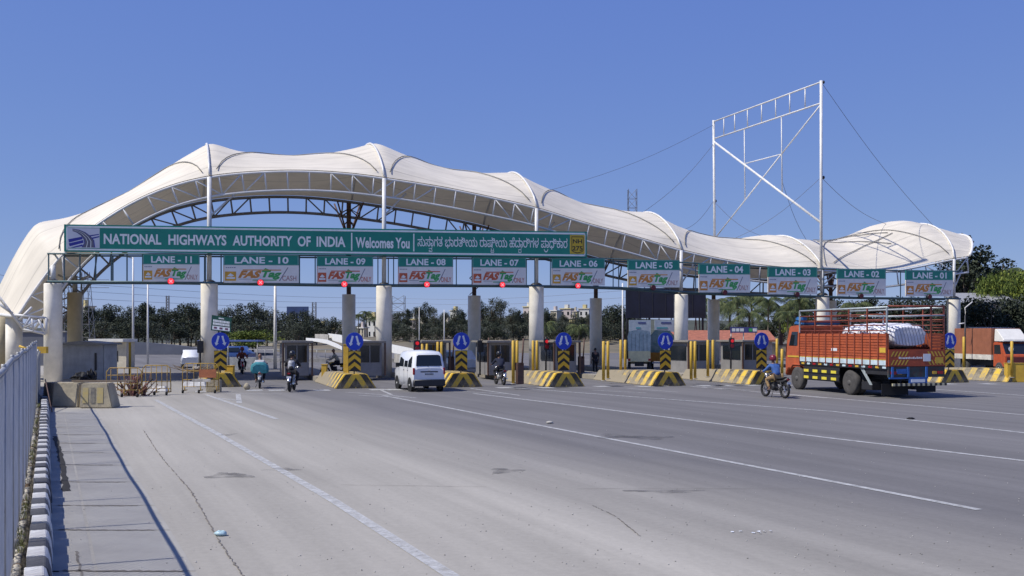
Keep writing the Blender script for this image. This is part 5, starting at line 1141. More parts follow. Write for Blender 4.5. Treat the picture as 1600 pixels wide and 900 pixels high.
mb = MB(); mb.box(-HW, .48, -.10, -.03, .80, .86); mb.box(-.42, .44, -.10, -.05, .55, .80); mb.box(-1.2, -1.12, -.1, -.04, .86, 1.28); mb.box(-.48, -.40, -.1, -.04, .8, 1.28); mb.box(.38, .46, -.1, -.04, .8, 1.28); mb.box(-.95, -.5, -.08, -.04, 1.0, 1.2); mb.build("rear_frame", lblue, t)
mb = MB(); mb.box(-.32, .32, -.115, -.10, .66, .78); mb.build("number_plate", M['whitesheet'], t)
mb = MB(); L_ = HW * 2; n = 22
for k in range(n): mb.box(-HW + .1 + (L_ - .1) * k / n, -HW + .1 + (L_ - .1) * (k + 1) / n, -.16, -.10, .52, .62, k % 2)
mb.build("chequered_bumper", [mat("chequer_cream", (.50, .46, .30), .7), M['dark']], t)
mb = MB(); mb.box(-1.28, -.05, .45, .48, .12, .58); mb.build("mudflap", M['black'], t)
mb = MB(); mb.box(.35, 1.25, .45, .48, .22, .58); mb.build("mudflap", M['black'], t)
# chassis & guards
mb = MB(); mb.box(-.45, -.30, .1, 7.6, .72, 1.14); mb.box(.30, .45, .1, 7.6, .72, 1.14); mb.box(-.45, .45, 2.4, 2.6, .55, .9); mb.box(-.2, .2, 2.0, 3.3, .38, .62); mb.box(-1.1, 1.1, 3.7, 5.4, .5, 1.14); mb.box(-HW + .05, HW - .05, .1, 1.6, .95, 1.2); mb.build("chassis", M['dark'], t)
for s in (-1, 1):
    mb = MB(); x = s * (HW - .03)
    for z in (.55, .85): mb.box(min(x, x + s * .04), max(x, x + s * .04), 3.45, 6.35, z, z + .16)
    mb.box(min(x, x - s * .02), max(x, x - s * .02), 3.45, 6.35, .5, 1.16); mb.build("side_guard", M['dark'], t)
    for z in (.56, .86):
        for k in range(4): mb = MB(); xx = x + s * .043; mb.box(min(xx, xx + s * .006), max(xx, xx + s * .006), 3.65 + k * .74, 4.05 + k * .74, z + .01, z + .13); mb.build("reflector", mat("yellow_reflector", (.75, .62, .06), .4, var=.05), t)
    mb = MB(); mb.poly([(s * (HW - .05), 2.0, 1.2), (s * (HW - .05), 1.3, .5), (s * (HW - .05), 1.1, .5), (s * (HW - .05), 1.75, 1.2)]); pth = mb.build("brace", silver, t)
    mb = MB(); mb.box(min(s * (HW - .06), s * .75), max(s * (HW - .06), s * .75), 1.15, 1.9, .28, .62); mb.build("battery_box", M['dark'], t, bevel=.02)
tyre = mat("dusty_grey_tyre", (.075, .07, .066), .85, var=.2); rimm = mat("dusty_grey_rim", (.10, .095, .09), .7, var=.2)
for s in (-1, 1):
    wheel(t, s * 1.13, 2.75, .53, .27, (tyre, rimm)); wheel(t, s * .82, 2.75, .53, .25, (tyre, rimm)); wheel(t, s * 1.12, 7.0, .53, .28, (tyre, rimm))
# cab
mb = MB(); CW = 1.2
def rc(y, z0, z1, w1, w2): return [(-w1, y, z0), (w1, y, z0), (w1, y, (z0 + z1) / 2), (w2, y, z1), (-w2, y, z1), (-w1, y, (z0 + z1) / 2)]
mb.loft([rc(6.78, 1.0, 2.95, CW, CW - .08), rc(7.3, 1.0, 3.0, CW, CW - .06), rc(7.9, .95, 2.95, CW, CW - .08), rc(8.1, .65, 2.0, CW, CW), rc(8.2, .6, 1.9, CW - .05, CW - .06)], smooth=False); cab = mb.build("cab", orange_b, t, bevel=.04)
for s in (-1, 1):
    mb = MB(); x = s * (CW + .004); mb.hexa([(x - .01, 7.05, 2.05), (x + .01, 7.05, 2.05), (x + .01, 7.8, 2.05), (x - .01, 7.8, 2.05), (x - .045 * s - .01, 7.08, 2.7), (x - .045 * s + .01, 7.08, 2.7), (x - .045 * s + .01, 7.6, 2.7), (x - .045 * s - .01, 7.6, 2.7)]); mb.build("side_window", M['glass'], cab)
    mb = MB(); x = s * (CW + .01); mb.box(min(x, x + s * .01), max(x, x + s * .01), 6.8, 7.9, 1.50, 1.58); mb.build("cab_stripe", M['yellow'], cab)
    mb = MB(); mb.tube((s * CW, 8.0, 2.4), (s * (CW + .28), 8.05, 2.5), .02, 5); mb.box(s * (CW + .3) - .1, s * (CW + .3) + .1, 8.0, 8.06, 2.05, 2.6); mb.build("mirror", M['dark'], cab, bevel=.01)
    mb = MB(); mb.loft([[(s * (CW - .3) if i in (0, 3) else s * (CW + .05), y, z + (0 if i < 2 else .05)) for i in range(4)] for y, z in ((6.35, 1.0), (6.6, 1.14), (7.4, 1.14), (7.65, .9))]); mb.build("wheel_arch", orange_b, cab)
mb = MB(); mb.box(-1.0, 1.0, 6.9, 7.7, 3.02, 3.2); mb.box(-1.05, -.75, 6.9, 7.5, 3.2, 3.4); mb.build("roof_luggage", mat("blue_tarp", (.03, .16, .42), .7, var=.3), cab, bevel=.05)
mb = MB(); mb.box(-1.05, 1.05, 8.02, 8.06, 2.05, 2.8); mb.build("windscreen", M['glass'], cab)
mb = MB(); mb.tube((-1.15, 6.85, 2.95), (-1.15, 6.85, 3.5), .02, 5); mb.build("air_pipe", silver, cab)
# load: white tarpaulin bundle tied with ropes
load = thing("tarpaulin_load", "bulky white tarpaulin covered load roped down in the back of the orange lorry", "load", tuple(c0), LA); random.seed(14)
mb = MB(); rings = []
for i in range(17):
    y = .12 + 3.6 * i / 16; f = min(1, .72 + i * .07) if i < 5 else (1 if i < 12 else 1 - (i - 12) * .06); r_ = []
    for j in range(24):
        a = 2 * pi * j / 24; ex = .62; cx_ = abs(cos(a)) ** ex * (1 if cos(a) > 0 else -1); cz_ = abs(sin(a)) ** ex * (1 if sin(a) > 0 else -1)
        wob = 1 + .05 * sin(j * 2.1 + i * 1.3) + random.uniform(-.045, .045); r_.append((-.22 + 1.02 * f * cx_ * wob, y, 2.50 + .50 * f * cz_ * wob + (.06 * sin(i * 1.9) if cz_ > 0 else 0)))
    rings.append(r_)
mb.loft(rings); mb.build("tarpaulin", mat("white_tarpaulin", (.80, .80, .84), .5, var=.12, scale=5, bump=.4, bscale=6), load)
mb = MB()
for k in range(12): x = -1.12 + k * .145; mb.path([(x - .1, .06, 2.92), (x + .02, .03, 2.5), (x + .13, .06, 2.08)], .010, 4)
for k in range(9): y = .3 + k * .38; mb.path([(-1.27, y, 2.4), (-1.15, y, 2.92), (-.22, y, 3.05), (.70, y, 2.92), (.84, y, 2.4)], .010, 4)
mb.build("rope", mat("grey_rope", (.16, .17, .22), .9), load)
mb = MB(); mb.box(-1.25, 1.2, .1, 4.2, 1.31, 1.97); mb.build("load_base", mat("brown_sacking", (.15, .09, .05), .95, var=.3), load)

# --- cream tailed lorry with blue white tarpaulin
tl = thing("tarp_lorry", "small cream and orange lorry under a pale blue tarpaulin, behind the striped island", "lorry", tuple(gnd(999, 583)), -.12)
t = tl; tarpm = mat("pale_blue_tarpaulin", (.60, .68, .67), .7, scale=3, col2=(.30, .42, .43), bump=.5, bscale=5); cream = mat("cream_lorry_paint", (.82, .76, .45), .55, var=.1)
mb = MB(); mb.box(-.72, .72, 0, .06, .75, 1.45); mb.build("tailgate", cream, t, bevel=.01)
random.seed(4); mb = MB(); mb.loft([[(x * k, y, z) for x, z in ((-.74, 1.45), (.74, 1.45), (.76, 2.4), (.66, 2.75), (0, 2.86), (-.66, 2.75), (-.76, 2.4))] for y, k in ((.0, .98), (.4, 1), (1.4, 1.03), (2.4, 1), (3.2, .99))]); mb.build("tarpaulin", tarpm, t)
mb = MB(); mb.box(-.70, .70, .07, 3.2, .75, 1.44); mb.build("body_side", M['orange'], t)
mb = MB(); 
for x in (-.5, -.25, 0, .25, .5): mb.tube((x, -.02, 1.48), (x, -.02, 2.6), .008, 4)
mb.build("rope", M['dark'], t)
mb = MB(); mb.loft([[(x, y, z) for x, z in ((-.75, .5), (.75, .5), (.74, h), (-.74, h))] for y, h in ((3.3, 2.3), (4.0, 2.3), (4.5, 1.4), (4.7, 1.2))], smooth=False); mb.build("cab", cream, t, bevel=.04)
mb = MB(); mb.box(-.3, .3, .1, 4.4, .45, .74); mb.build("chassis", M['dark'], t)
for s in (-1, 1): wheel(t, s * .66, .7, .36, .2); wheel(t, s * .66, 3.9, .36, .2); mb = MB(); mb.box(s * .66 - .08, s * .66 + .08, -.02, 0, .8, .95); mb.build("tail_light", M['redlamp'], t)
# second tarp body, next lane over
t2_ = thing("tarp_lorry", "second lorry with grey green tarpaulin over an orange body, left of the fifth front column", "lorry", tuple(gnd(1035, 580.5)), -.14)
mb = MB(); mb.box(-.8, .8, 0, 3.4, .7, 1.3); mb.build("body_side", mat("amber_lorry_paint", (.62, .27, .03), .6, var=.2), t2_)
mb = MB(); mb.loft([[(x * k, y, z) for x, z in ((-.82, 1.3), (.82, 1.3), (.84, 2.4), (.5, 2.8), (-.5, 2.85), (-.84, 2.4))] for y, k in ((.0, .95), (.8, 1.03), (2.0, .97), (3.4, 1))]); mb.build("tarpaulin", mat("grey_green_tarpaulin", (.50, .56, .55), .7, scale=2, col2=(.05, .20, .19), bump=.6, bscale=5), t2_)
mb = MB(); mb.box(-.7, .7, -.12, -.02, .55, .65); mb.build("bumper", M['whitesheet'], t2_)
for s in (-1, 1): wheel(t2_, s * .7, .8, .38, .22); wheel(t2_, s * .7, 2.9, .38, .22)
# --- red container truck facing us on the right
rt = thing("container_truck", "red brown box truck with orange cab and white roof fairing at the right edge", "truck", tuple(gnd(1560, 584)), 3.24); rt.scale = (.9, .9, .88)
t = rt; boxm = mat("red_brown_container", (.31, .115, .06), .6, var=.1, scale=2)
mb = MB(); mb.box(-1.1, 1.1, -3.9, .9, 1.05, 3.35); mb.build("container", boxm, t, bevel=.02)
mb = MB(); mb.box(-1.115, 1.115, -3.91, .905, 1.05, 1.42); mb.build("white_band", mat("worn_white_band", (.6, .57, .5), .7, var=.2), t)
mb = MB(); mb.loft([[(x, y, z) for x, z in ((-1.02, .55), (1.02, .55), (1.02, h), (-1.02, h))] for y, h in ((1.0, 2.35), (1.9, 2.3), (2.35, 1.5), (2.5, 1.35))], smooth=False); cb = mb.build("cab", M['orange'], t, bevel=.05)
mb = MB(); mb.hexa([(-.92, 1.98, 1.50), (.92, 1.98, 1.50), (.92, 2.36, 1.50), (-.92, 2.36, 1.50), (-.9, 1.90, 2.26), (.9, 1.90, 2.26), (.9, 1.935, 2.26), (-.9, 1.935, 2.26)]); mb.build("windscreen", M['glass'], cb)
mb = MB(); mb.lathe((.5, 2.32, 1.85), [(.19, -.01), (.19, .01)], 16, axis='y'); mb.build("windscreen_disc", M['whitesheet'], cb)  # plain white disc over the windscreen glass
mb = MB(); mb.box(-.95, .95, 2.5, 2.53, .9, 1.3); mb.build("grille", mat("maroon_grille", (.13, .02, .02), .5), cb)
mb = MB(); mb.box(-1.05, 1.05, 2.5, 2.65, .45, .75); mb.build("bumper", M['dark'], cb, bevel=.02)
for s in (-1, 1):
    mb = MB(); mb.hexa([(s * 1.025 - .01, 1.15, 1.5), (s * 1.025 + .01, 1.15, 1.5), (s * 1.025 + .01, 1.95, 1.5), (s * 1.025 - .01, 1.95, 1.5), (s * 1.025 - .01, 1.15, 2.15), (s * 1.025 + .01, 1.15, 2.15), (s * 1.025 + .01, 1.85, 2.15), (s * 1.025 - .01, 1.85, 2.15)]); mb.build("side_window", M['glass'], cb)
    mb = MB(); mb.lathe((s * .8, 2.54, .95), [(.12, -.02), (.12, .02)], 14, axis='y'); mb.build("headlight", M['chrome'], cb)
    wheel(t, s * .95, 1.75, .45, .25); wheel(t, s * .95, -2.6, .45, .25)
mb = MB(); mb.loft([[(x, y, z) for x, z in ((-.95, 2.38), (.95, 2.38), (.9, h), (-.9, h))] for y, h in ((1.0, 3.3), (1.25, 3.25), (2.1, 2.5))], smooth=False); mb.build("roof_fairing", mat("white_fairing", (.72, .70, .64), .5, var=.05), t, bevel=.04)
mb = MB(); mb.box(-.4, .4, -3.8, 1.2, .6, 1.04); mb.build("chassis", M['dark'], t)
# --- distant vehicles
def small_car(name, label, u, v, rz, paint, cat="car", h=1.45, L=3.9, W=1.6):
    t = thing(name, label, cat, tuple(gnd(u, v)), rz); w = W / 2
    mb = MB(); R_ = lambda y, wt, z: [(-w, y, .3), (w, y, .3), (w, y, .62), (wt, y, z), (-wt, y, z), (-w, y, .62)]
    mb.loft([R_(-L / 2, w * .9, .8), R_(-L * .42, w * .95, .95), R_(-L * .3, w * .8, h), R_(L * .1, w * .8, h), R_(L * .26, w * .9, .95), R_(L / 2, w * .85, .72)]); bd = mb.build("body", paint, t)
    mb = MB()
    for s in (-1, 1): mb.hexa([(s * w * .97 - .02, -L * .3, .98), (s * w * .97 + .02, -L * .3, .98), (s * w * .97 + .02, L * .2, .98), (s * w * .97 - .02, L * .2, .98), (s * w * .86 - .02, -L * .26, h - .12), (s * w * .86 + .02, -L * .26, h - .12), (s * w * .86 + .02, L * .08, h - .12), (s * w * .86 - .02, L * .08, h - .12)])
    mb.hexa([(-w * .8, L * .24, .97), (w * .8, L * .24, .97), (w * .8, L * .25 + .02, .97), (-w * .8, L * .25 + .02, .97), (-w * .72, L * .11, h - .06), (w * .72, L * .11, h - .06), (w * .72, L * .125, h - .06), (-w * .72, L * .125, h - .06)])
    mb.build("windows", M['glass'], t)
    for s in (-1, 1):
        for y in (-L * .31, L * .31): wheel(t, s * (w - .1), y, .3, .18)
    return t
small_car("parked_car", "small blue car far behind the leftmost lanes", 362, 566, 1.4, mat("blue_car_paint", (.03, .07, .22), .3, coat=.5))
small_car("parked_car", "white jeep like car far behind the rusty barricades", 298, 574, .35, M['white_paint'], h=1.35, L=3.4, W=1.4)
small_car("parked_car", "white hatchback beyond the island right of the white van", 712, 580, .5, M['white_paint'])
small_car("parked_car", "small pale car up on the slope behind the van", 665, 549, 1.2, mat("silver_car_paint", (.4, .42, .45), .3, .4))
st_ = thing("market_stall", "small stall with blue canopy beyond the leftmost blue sign", "stall", tuple(gnd(362, 577))); mb = MB()
mb.box(-2.2, 2.2, -1, 1, 2.0, 2.12); mb.build("canopy", mat("blue_canopy", (.10, .16, .42), .6), st_, bevel=.02)
mb = MB(); mb.box(-2.0, 2.0, -.9, .9, 0, .9); mb.build("counter", mat("white_counter", (.45, .47, .5), .7, var=.2), st_)
for x in (-2.1, 0, 2.1): mb = MB(); mb.tube((x, -.9, 0), (x, -.9, 2.0), .04, 6); mb.build("post", M['gal'], st_)
# ================================================================== BACKGROUND: TREES, PALMS, HOUSES, POLES
def leafmat(name, c, c2):
    m = mat(name, c, .75, scale=.9, col2=c2, detail=3, spec=.25); return m
Ld = [leafmat("dark_leaves", (.042, .055, .034), (.018, .025, .018)), leafmat("mid_leaves", (.078, .092, .056), (.034, .044, .028))]
Lg = [leafmat("grey_green_leaves", (.075, .088, .060), (.035, .042, .03)), leafmat("light_grey_green_leaves", (.12, .13, .085), (.055, .062, .042))]
Ly = [leafmat("yellow_green_leaves", (.12, .16, .028), (.05, .08, .018)), leafmat("bright_yellow_green_leaves", (.22, .25, .04), (.10, .13, .025))]
bark = mat("grey_brown_bark", (.13, .10, .075), .95, var=.3, scale=6)
def crown_mesh(seed, n, H, R, z0, leaf=.34, flat=1.0, lob=13, mats=2, gap=.35):
    random.seed(seed); mb = MB(); L = []
    for i in range(lob):
        a = random.uniform(0, 6.28); r = R * random.uniform(.1, .78); z = z0 + (H - z0) * random.uniform(.18, .86); k = 1 - abs((z - z0) / (H - z0) - .45) * .9
        L.append((Vector((r * cos(a) * k, r * sin(a) * k, z)), random.uniform(.26, .46) * R, random.choice([0, 0, 1])))
    L.append((Vector((0, 0, z0 + (H - z0) * .55)), R * .5, 0)); L.append((Vector((random.uniform(-.2, .2) * R, 0, H - R * .25)), R * .27, 1))
    for i in range(n):
        c, r, mi = random.choice(L); d = Vector((random.gauss(0, 1), random.gauss(0, 1), random.gauss(0, 1))).normalized()
        p = c + Vector((d.x, d.y, d.z * .8 * flat)) * r * (random.random() ** .35) * random.uniform(.85, 1.15)
        if p.z < z0 * .8: continue
        q = Quaternion(Vector((random.gauss(0, 1), random.gauss(0, 1), random.gauss(0, 1))).normalized(), random.uniform(0, 6.28)); s = leaf * random.uniform(.5, 1.25)
        mb.poly([p + q @ Vector(v) * s for v in ((-.5, 0, 0), (-.1, -.32, .06), (.5, -.05, 0), (.15, .34, -.06))], (1 if random.random() < .25 else 0) if mi == 0 else (0 if random.random() < .3 else 1))
    return mb, L
def make_tree(nm, seed, H, R, z0, mats, n=3600, leaf=.34, flat=1.0, lob=13):
    t = thing(nm, "x", "tree", (0, 0, 0)); mb, L = crown_mesh(seed, n, H, R, z0, leaf, flat, lob); mb.build("crown", mats, t)
    mb = MB(); r0 = H * .028; hub = Vector((random.uniform(-.2, .2), 0, z0 + (H - z0) * .25)); mb.path([(0, 0, -.5), (.05, 0, z0 * .5), tuple(hub), (0, 0, H * .72)], [r0 * 1.2, r0 * .9, r0 * .7, r0 * .2], 7)
    for c, r, _ in L[:9]: mb.path([tuple(hub), tuple(hub.lerp(c, .5) + Vector((0, 0, -.25))), tuple(c)], [r0 * .5, r0 * .3, r0 * .1], 5)
    mb.build("trunk", bark, t); return t
TP = {}
TP['d1'] = make_tree("broadleaf_tree", 1, 9, 4.0, 1.6, Ld); TP['d2'] = make_tree("broadleaf_tree", 2, 9, 4.4, 1.2, Ld, lob=17); TP['d3'] = make_tree("broadleaf_tree", 3, 9, 3.2, 1.5, Ld, lob=10)
TP['g1'] = make_tree("scrub_tree", 4, 9, 4.2, 1.8, Lg, n=2600, lob=14); TP['g2'] = make_tree("scrub_tree", 5, 9, 3.6, 1.6, Lg, n=2200, lob=11)
TP['y1'] = make_tree("spreading_tree", 6, 9, 8.5, 2.0, Ly, n=5200, leaf=.5, flat=.45, lob=22)
TP['r1'] = make_tree("tall_broadleaf_tree", 7, 9, 2.7, 1.8, Ld, n=3800, leaf=.26, lob=18)
def make_palm(seed, H):
    random.seed(seed); t = thing("coconut_palm", "x", "palm tree", (0, 0, 0)); mb = MB(); lean = random.uniform(-.6, .6)
    mb.path([(lean * (k / 8) ** 1.6, 0, -.5 + (H + .5) * k / 8) for k in range(9)], [.2, .17, .15, .14, .13, .12, .12, .12, .14], 7); mb.build("trunk", bark, t)
    top = Vector((lean, 0, H)); mb = MB()
    for k in range(19):
        a = k * 2.4 + random.uniform(-.3, .3); up = random.uniform(-.15, .95); Lf = random.uniform(2.3, 3.2); pts = []
        for j in range(9): f = j / 8; pts.append(top + Vector((cos(a), sin(a), 0)) * Lf * f * (1 - .12 * f * up) + Vector((0, 0, Lf * (up * f - (1.05) * f * f * (.6 + .4 * up)))))
        mb.path(pts, [.035 * (1 - .8 * j / 8) for j in range(9)], 4, 1)
        sd_ = Vector((-sin(a), cos(a), 0))
        for j in range(1, 26):
            f = j / 26; i0 = min(7, int(f * 8)); p = pts[i0].lerp(pts[i0 + 1], f * 8 - i0); d = (pts[i0 + 1] - pts[i0]).normalized(); ll = .85 * sin(pi * (f * .85 + .12)) + .1
            for s in (-1, 1):
                e = p + (sd_ * s * .75 + d * .55 + Vector((0, 0, -.45 - random.uniform(0, .3)))) * ll; wv = d * .045; mb.poly([p - wv, p + wv, e], 0 if random.random() < .7 else 1)
    mb.build("fronds", [leafmat("palm_leaflets", (.060, .085, .030), (.028, .042, .018)), leafmat("pale_palm_leaflets", (.15, .17, .065), (.08, .09, .035))], t)
    mb = MB(); [mb.ell(top + Vector((.22 * cos(a), .22 * sin(a), -.28)), .12, .12, .14, 7, 5) for a in (0, 1.3, 2.6, 4, 5.2)]; mb.build("coconuts", mat("green_brown_coconut", (.16, .14, .04), .7), t); return t
TP['p1'] = make_palm(31, 6.5); TP['p2'] = make_palm(32, 7.5); TP['p3'] = make_palm(33, 5.2)
BH = dict(d1=9, d2=9, d3=9, g1=9, g2=9, y1=9, r1=9, p1=7.2, p2=8.2, p3=5.9)
usedt = set(); rng = random.Random(77)
def put(kind, u, vtop, Y, label, group, zb=0.0, wide=1.0):
    p = at(u, vtop, Y); H = p.z - zb; s = H / BH[kind]
    o = TP[kind] if kind not in usedt else dup(TP[kind]); usedt.add(kind)
    o.location = (p.x, p.y, zb); o.rotation_euler = (0, 0, rng.uniform(0, 6.28)); o.scale = (s * wide, s * wide, s); o['label'] = label
    if group: o['group'] = group
    return o
# left wood behind the sheds
GL = "dark trees beyond the plaza on the left"
K = ['d1', 'd2', 'd3', 'd2', 'd1', 'g1']
spots = [(100, 490, 180), (118, 483, 190), (137, 478, 185), (152, 482, 200), (165, 474, 190), (183, 475, 195), (198, 485, 185), (212, 478, 200), (226, 472, 195), (240, 477, 205), (254, 481, 190), (268, 486, 200), (281, 474, 195), (294, 472, 190), (306, 480, 205), (318, 479, 195), (334, 482, 190), (348, 483, 205)]
for i, (u, v, Y) in enumerate(spots): put(K[i % 6], u, v, Y, "dark broadleaf tree in the wood behind the sheds and the rusty barricades", GL, wide=1.0)
for i, (u, v, Y) in enumerate([(130, 505, 165), (158, 500, 160), (188, 503, 165), (216, 499, 160), (246, 502, 166), (272, 505, 160), (298, 500, 165), (322, 504, 160), (108, 508, 160), (345, 508, 165)]): put(['d2', 'g1', 'd1'][i % 3], u, v, Y, "lower dark tree at the front edge of the wood behind the sheds", GL, wide=1.7)
GM = "trees beyond lanes nine and ten"
for i, (u, v, Y) in enumerate([(360, 481, 190), (374, 477, 195), (389, 471, 185), (403, 482, 190), (417, 484, 200), (430, 481, 185), (444, 486, 190), (458, 487, 175), (470, 484, 170), (484, 492, 180), (497, 498, 180), (509, 496, 190), (523, 494, 200), (535, 498, 190)]): put(['d1', 'g1', 'd2', 'g2', 'd3', 'g1'][i % 6], u, v, Y, "grey green tree in the belt behind the LANE - 10 opening", GM)
for i, (u, v, Y) in enumerate([(372, 505, 165), (400, 502, 165), (428, 500, 165), (450, 503, 160), (475, 502, 158), (495, 512, 160)]): put(['g1', 'd2', 'g2'][i % 3], u, v, Y, "lower bushy tree in the belt behind the tall light pole", GM, wide=1.5)
put('y1', 395, 515, 118, "wide low yellow green spreading tree behind the leftmost lanes", None, wide=1.75)
put('g2', 466, 508, 130, "loose brownish tree left of the booth behind lane ten", None, wide=1.2)
for i, (u, v, Y) in enumerate([(560, 489, 190), (574, 485, 200), (586, 492, 195)]): put(['p1', 'p2', 'p3'][i], u, v, Y, ["palm just right of the leftmost striped nose blue sign", "taller palm left of the third front column", "small palm touching the third front column"][i], "palms in the gap left of the third front column", zb=2)
GC = "trees on the slope behind the middle lanes"
for i, (u, v, Y) in enumerate([(622, 486, 195), (636, 482, 200), (651, 479, 205), (665, 471, 210), (679, 480, 205), (695, 487, 200), (709, 480, 210), (722, 486, 200), (738, 478, 205), (752, 468, 190), (768, 464, 185), (783, 469, 190), (797, 480, 195), (812, 484, 200), (826, 488, 205), (852, 480, 190), (866, 487, 195), (880, 491, 200), (894, 489, 190), (908, 494, 205), (920, 490, 195), (944, 482, 170), (956, 475, 165), (968, 477, 170), (979, 486, 175)]):
    put(['g1', 'd3', 'g2', 'd1', 'g1', 'g2'][i % 6] if i < 21 else ['d2', 'd1'][i % 2], u, v, Y, "grey green tree on the slope behind the middle toll lanes" if i < 21 else "dark tree left of the tall dark hoarding", GC, zb=2.0 if i < 21 else 0, wide=.8 if i < 21 else 1.0)
for i, (u, v, Y) in enumerate([(628, 505, 170), (655, 508, 172), (688, 510, 170), (716, 508, 172), (748, 505, 168), (776, 503, 168), (806, 508, 170), (856, 506, 168), (886, 508, 165), (914, 506, 165)]): put(['g2', 'g1', 'd3'][i % 3], u, v, Y, "low scrubby tree at the foot of the slope behind the middle lanes", GC, zb=1.0, wide=1.3)
for i in range(46):
    u = 566 + i * 9.4 + rng.uniform(-3, 3); Y = rng.uniform(225, 330); v = rng.uniform(487, 499) if not 850 < u < 925 else rng.uniform(492, 500)
    put(['g1', 'd1', 'g2', 'd3'][i % 4], u, v, Y, "distant grey green tree filling the far slope behind the middle lanes", "far wood on the slope behind the middle lanes", zb=2.5, wide=1.25)
for i in range(30):
    u = 600 + i * 13.5 + rng.uniform(-4, 4); Y = rng.uniform(150, 178)
    put(['g2', 'd2', 'g1'][i % 3], u, rng.uniform(500, 512), Y, "scrubby low tree in the lower wood behind the middle lanes", "lower wood behind the middle lanes", zb=.5, wide=1.35)
# right side
GP = "coconut palms beyond the lanes on the right"
for i, (u, v, Y, k) in enumerate([(1123, 463, 118, 'p1'), (1140, 470, 125, 'p3'), (1157, 461, 112, 'p2'), (1178, 457, 120, 'p1'), (1200, 462, 110, 'p2'), (1218, 470, 118, 'p3'), (1238, 466, 115, 'p1'), (1254, 460, 112, 'p2'), (852, 500, 125, 'p3'), (905, 505, 120, 'p3'), (1330, 470, 115, 'p1'), (1575, 415, 100, 'p2'), (1094, 478, 130, 'p1'), (1170, 480, 105, 'p3'), (1230, 484, 104, 'p2')]):
    put(k, u, v, Y, ["palm just right of the back column beside the dark hoarding", "small palm behind the lit red lamp", "palm above the blue name board", "palm with broad crown under the LANE - 04 sign", "tall palm above the last blue sign", "small palm left of the lorry cab", "palm behind the lorry cab", "palm left of the sixth front column", "small palm against the fourth front column", "small palm behind the booth left of the third back column", "palm behind the lorry rails", "palm top above the yellow green trees at the right edge", "palm behind the dark hoarding's edge", "low palm above the red tiled roof", "low palm above the lorry cab"][i], GP)
for i, (u, v, Y, k) in enumerate([(1250, 470, 135, 'y1'), (1225, 478, 138, 'd1'), (1275, 462, 130, 'd2'), (1305, 466, 128, 'd1'), (1335, 468, 130, 'd2'), (1365, 464, 128, 'd3'), (1395, 462, 130, 'd1'), (1425, 462, 128, 'd2'), (1455, 462, 126, 'd1'), (1130, 504, 140, 'd1'), (1160, 502, 140, 'd2'), (1195, 500, 140, 'd1')]):
    put(k, u, v, Y, "dark green tree in the thicket behind the orange lorry" if k != 'y1' else "yellow green tree left of the sixth front column", "trees behind the orange lorry", wide=1.1 if k != 'y1' else .5)
put('r1', 1513, 363, 100, "tall dark tree rising behind the right end of the canopy", None, wide=1.0)
put('r1', 1545, 388, 104, "second tall dark tree right of the canopy end, leaning lower", None, wide=1.2)
put('r1', 1498, 395, 108, "third dark tree just behind the canopy's right tip", None, wide=1.1)
for i, (u, v, Y, k) in enumerate([(1548, 424, 92, 'y1'), (1590, 420, 95, 'y1'), (1625, 415, 96, 'y1')]): put(k, u, v, Y, ["yellow green tree above the grey roof at the right", "yellow green tree at the right edge of the photo", "yellow green tree just past the right edge"][i], "yellow green trees at the right edge", wide=.42)
for i, (u, v, Y, k) in enumerate([(1500, 470, 84, 'd2'), (1522, 462, 82, 'd1'), (1545, 466, 80, 'd2'), (1568, 460, 82, 'd2'), (1592, 468, 80, 'd1'), (1615, 462, 80, 'd2'), (1480, 474, 90, 'd1')]): put(k, u, v, Y, "dark dense bush like tree behind the red container truck", "dark thicket behind the red container truck", wide=1.15)
# houses (pale town on the far slope and near sheds)
creamw = [mat("pale_cream_wall", (.52, .47, .37), .85, var=.1), mat("pinkish_white_wall", (.52, .45, .42), .85, var=.1), mat("white_wall", (.62, .61, .57), .85, var=.08), mat("yellow_wall", (.56, .48, .24), .85, var=.1)]
def house(label, u0, u1, vt, Y, zb, mi, roofm=None, floors=2, cols=3, group="pale houses on the far slope"):
    a = at(u0, vt, Y); b = at(u1, vt, Y); W_ = b.x - a.x; H = a.z - zb; t = thing("house", label, "house", ((a.x + b.x) / 2, Y, zb), rng.uniform(-.9, -.4), group=group)
    mb = MB(); mb.box(-W_ / 2, W_ / 2, 0, W_ * .8, -1, H); mb.build("wall", creamw[mi], t)
    mb = MB(); mb.box(-W_ / 2 - .25, W_ / 2 + .25, -.25, W_ * .8 + .25, H + .003, H + .3); rf = mb.build("roof", roofm or creamw[(mi + 2) % 4], t)
    mb = MB(); mb.box(-W_ * .2, W_ * .12, W_ * .2, W_ * .5, H + .3, H + 1.6); mb.build("water_tank", creamw[(mi + 1) % 4], rf)
    for f in range(floors):
        for c in range(cols):
            x = -W_ / 2 + W_ * (c + .5) / cols; z = H * (f + .45) / floors; mb = MB(); mb.box(x - W_ * .09, x + W_ * .09, -.04, .05, z - .5, z + .7); mb.build("window", M['glass'], t)
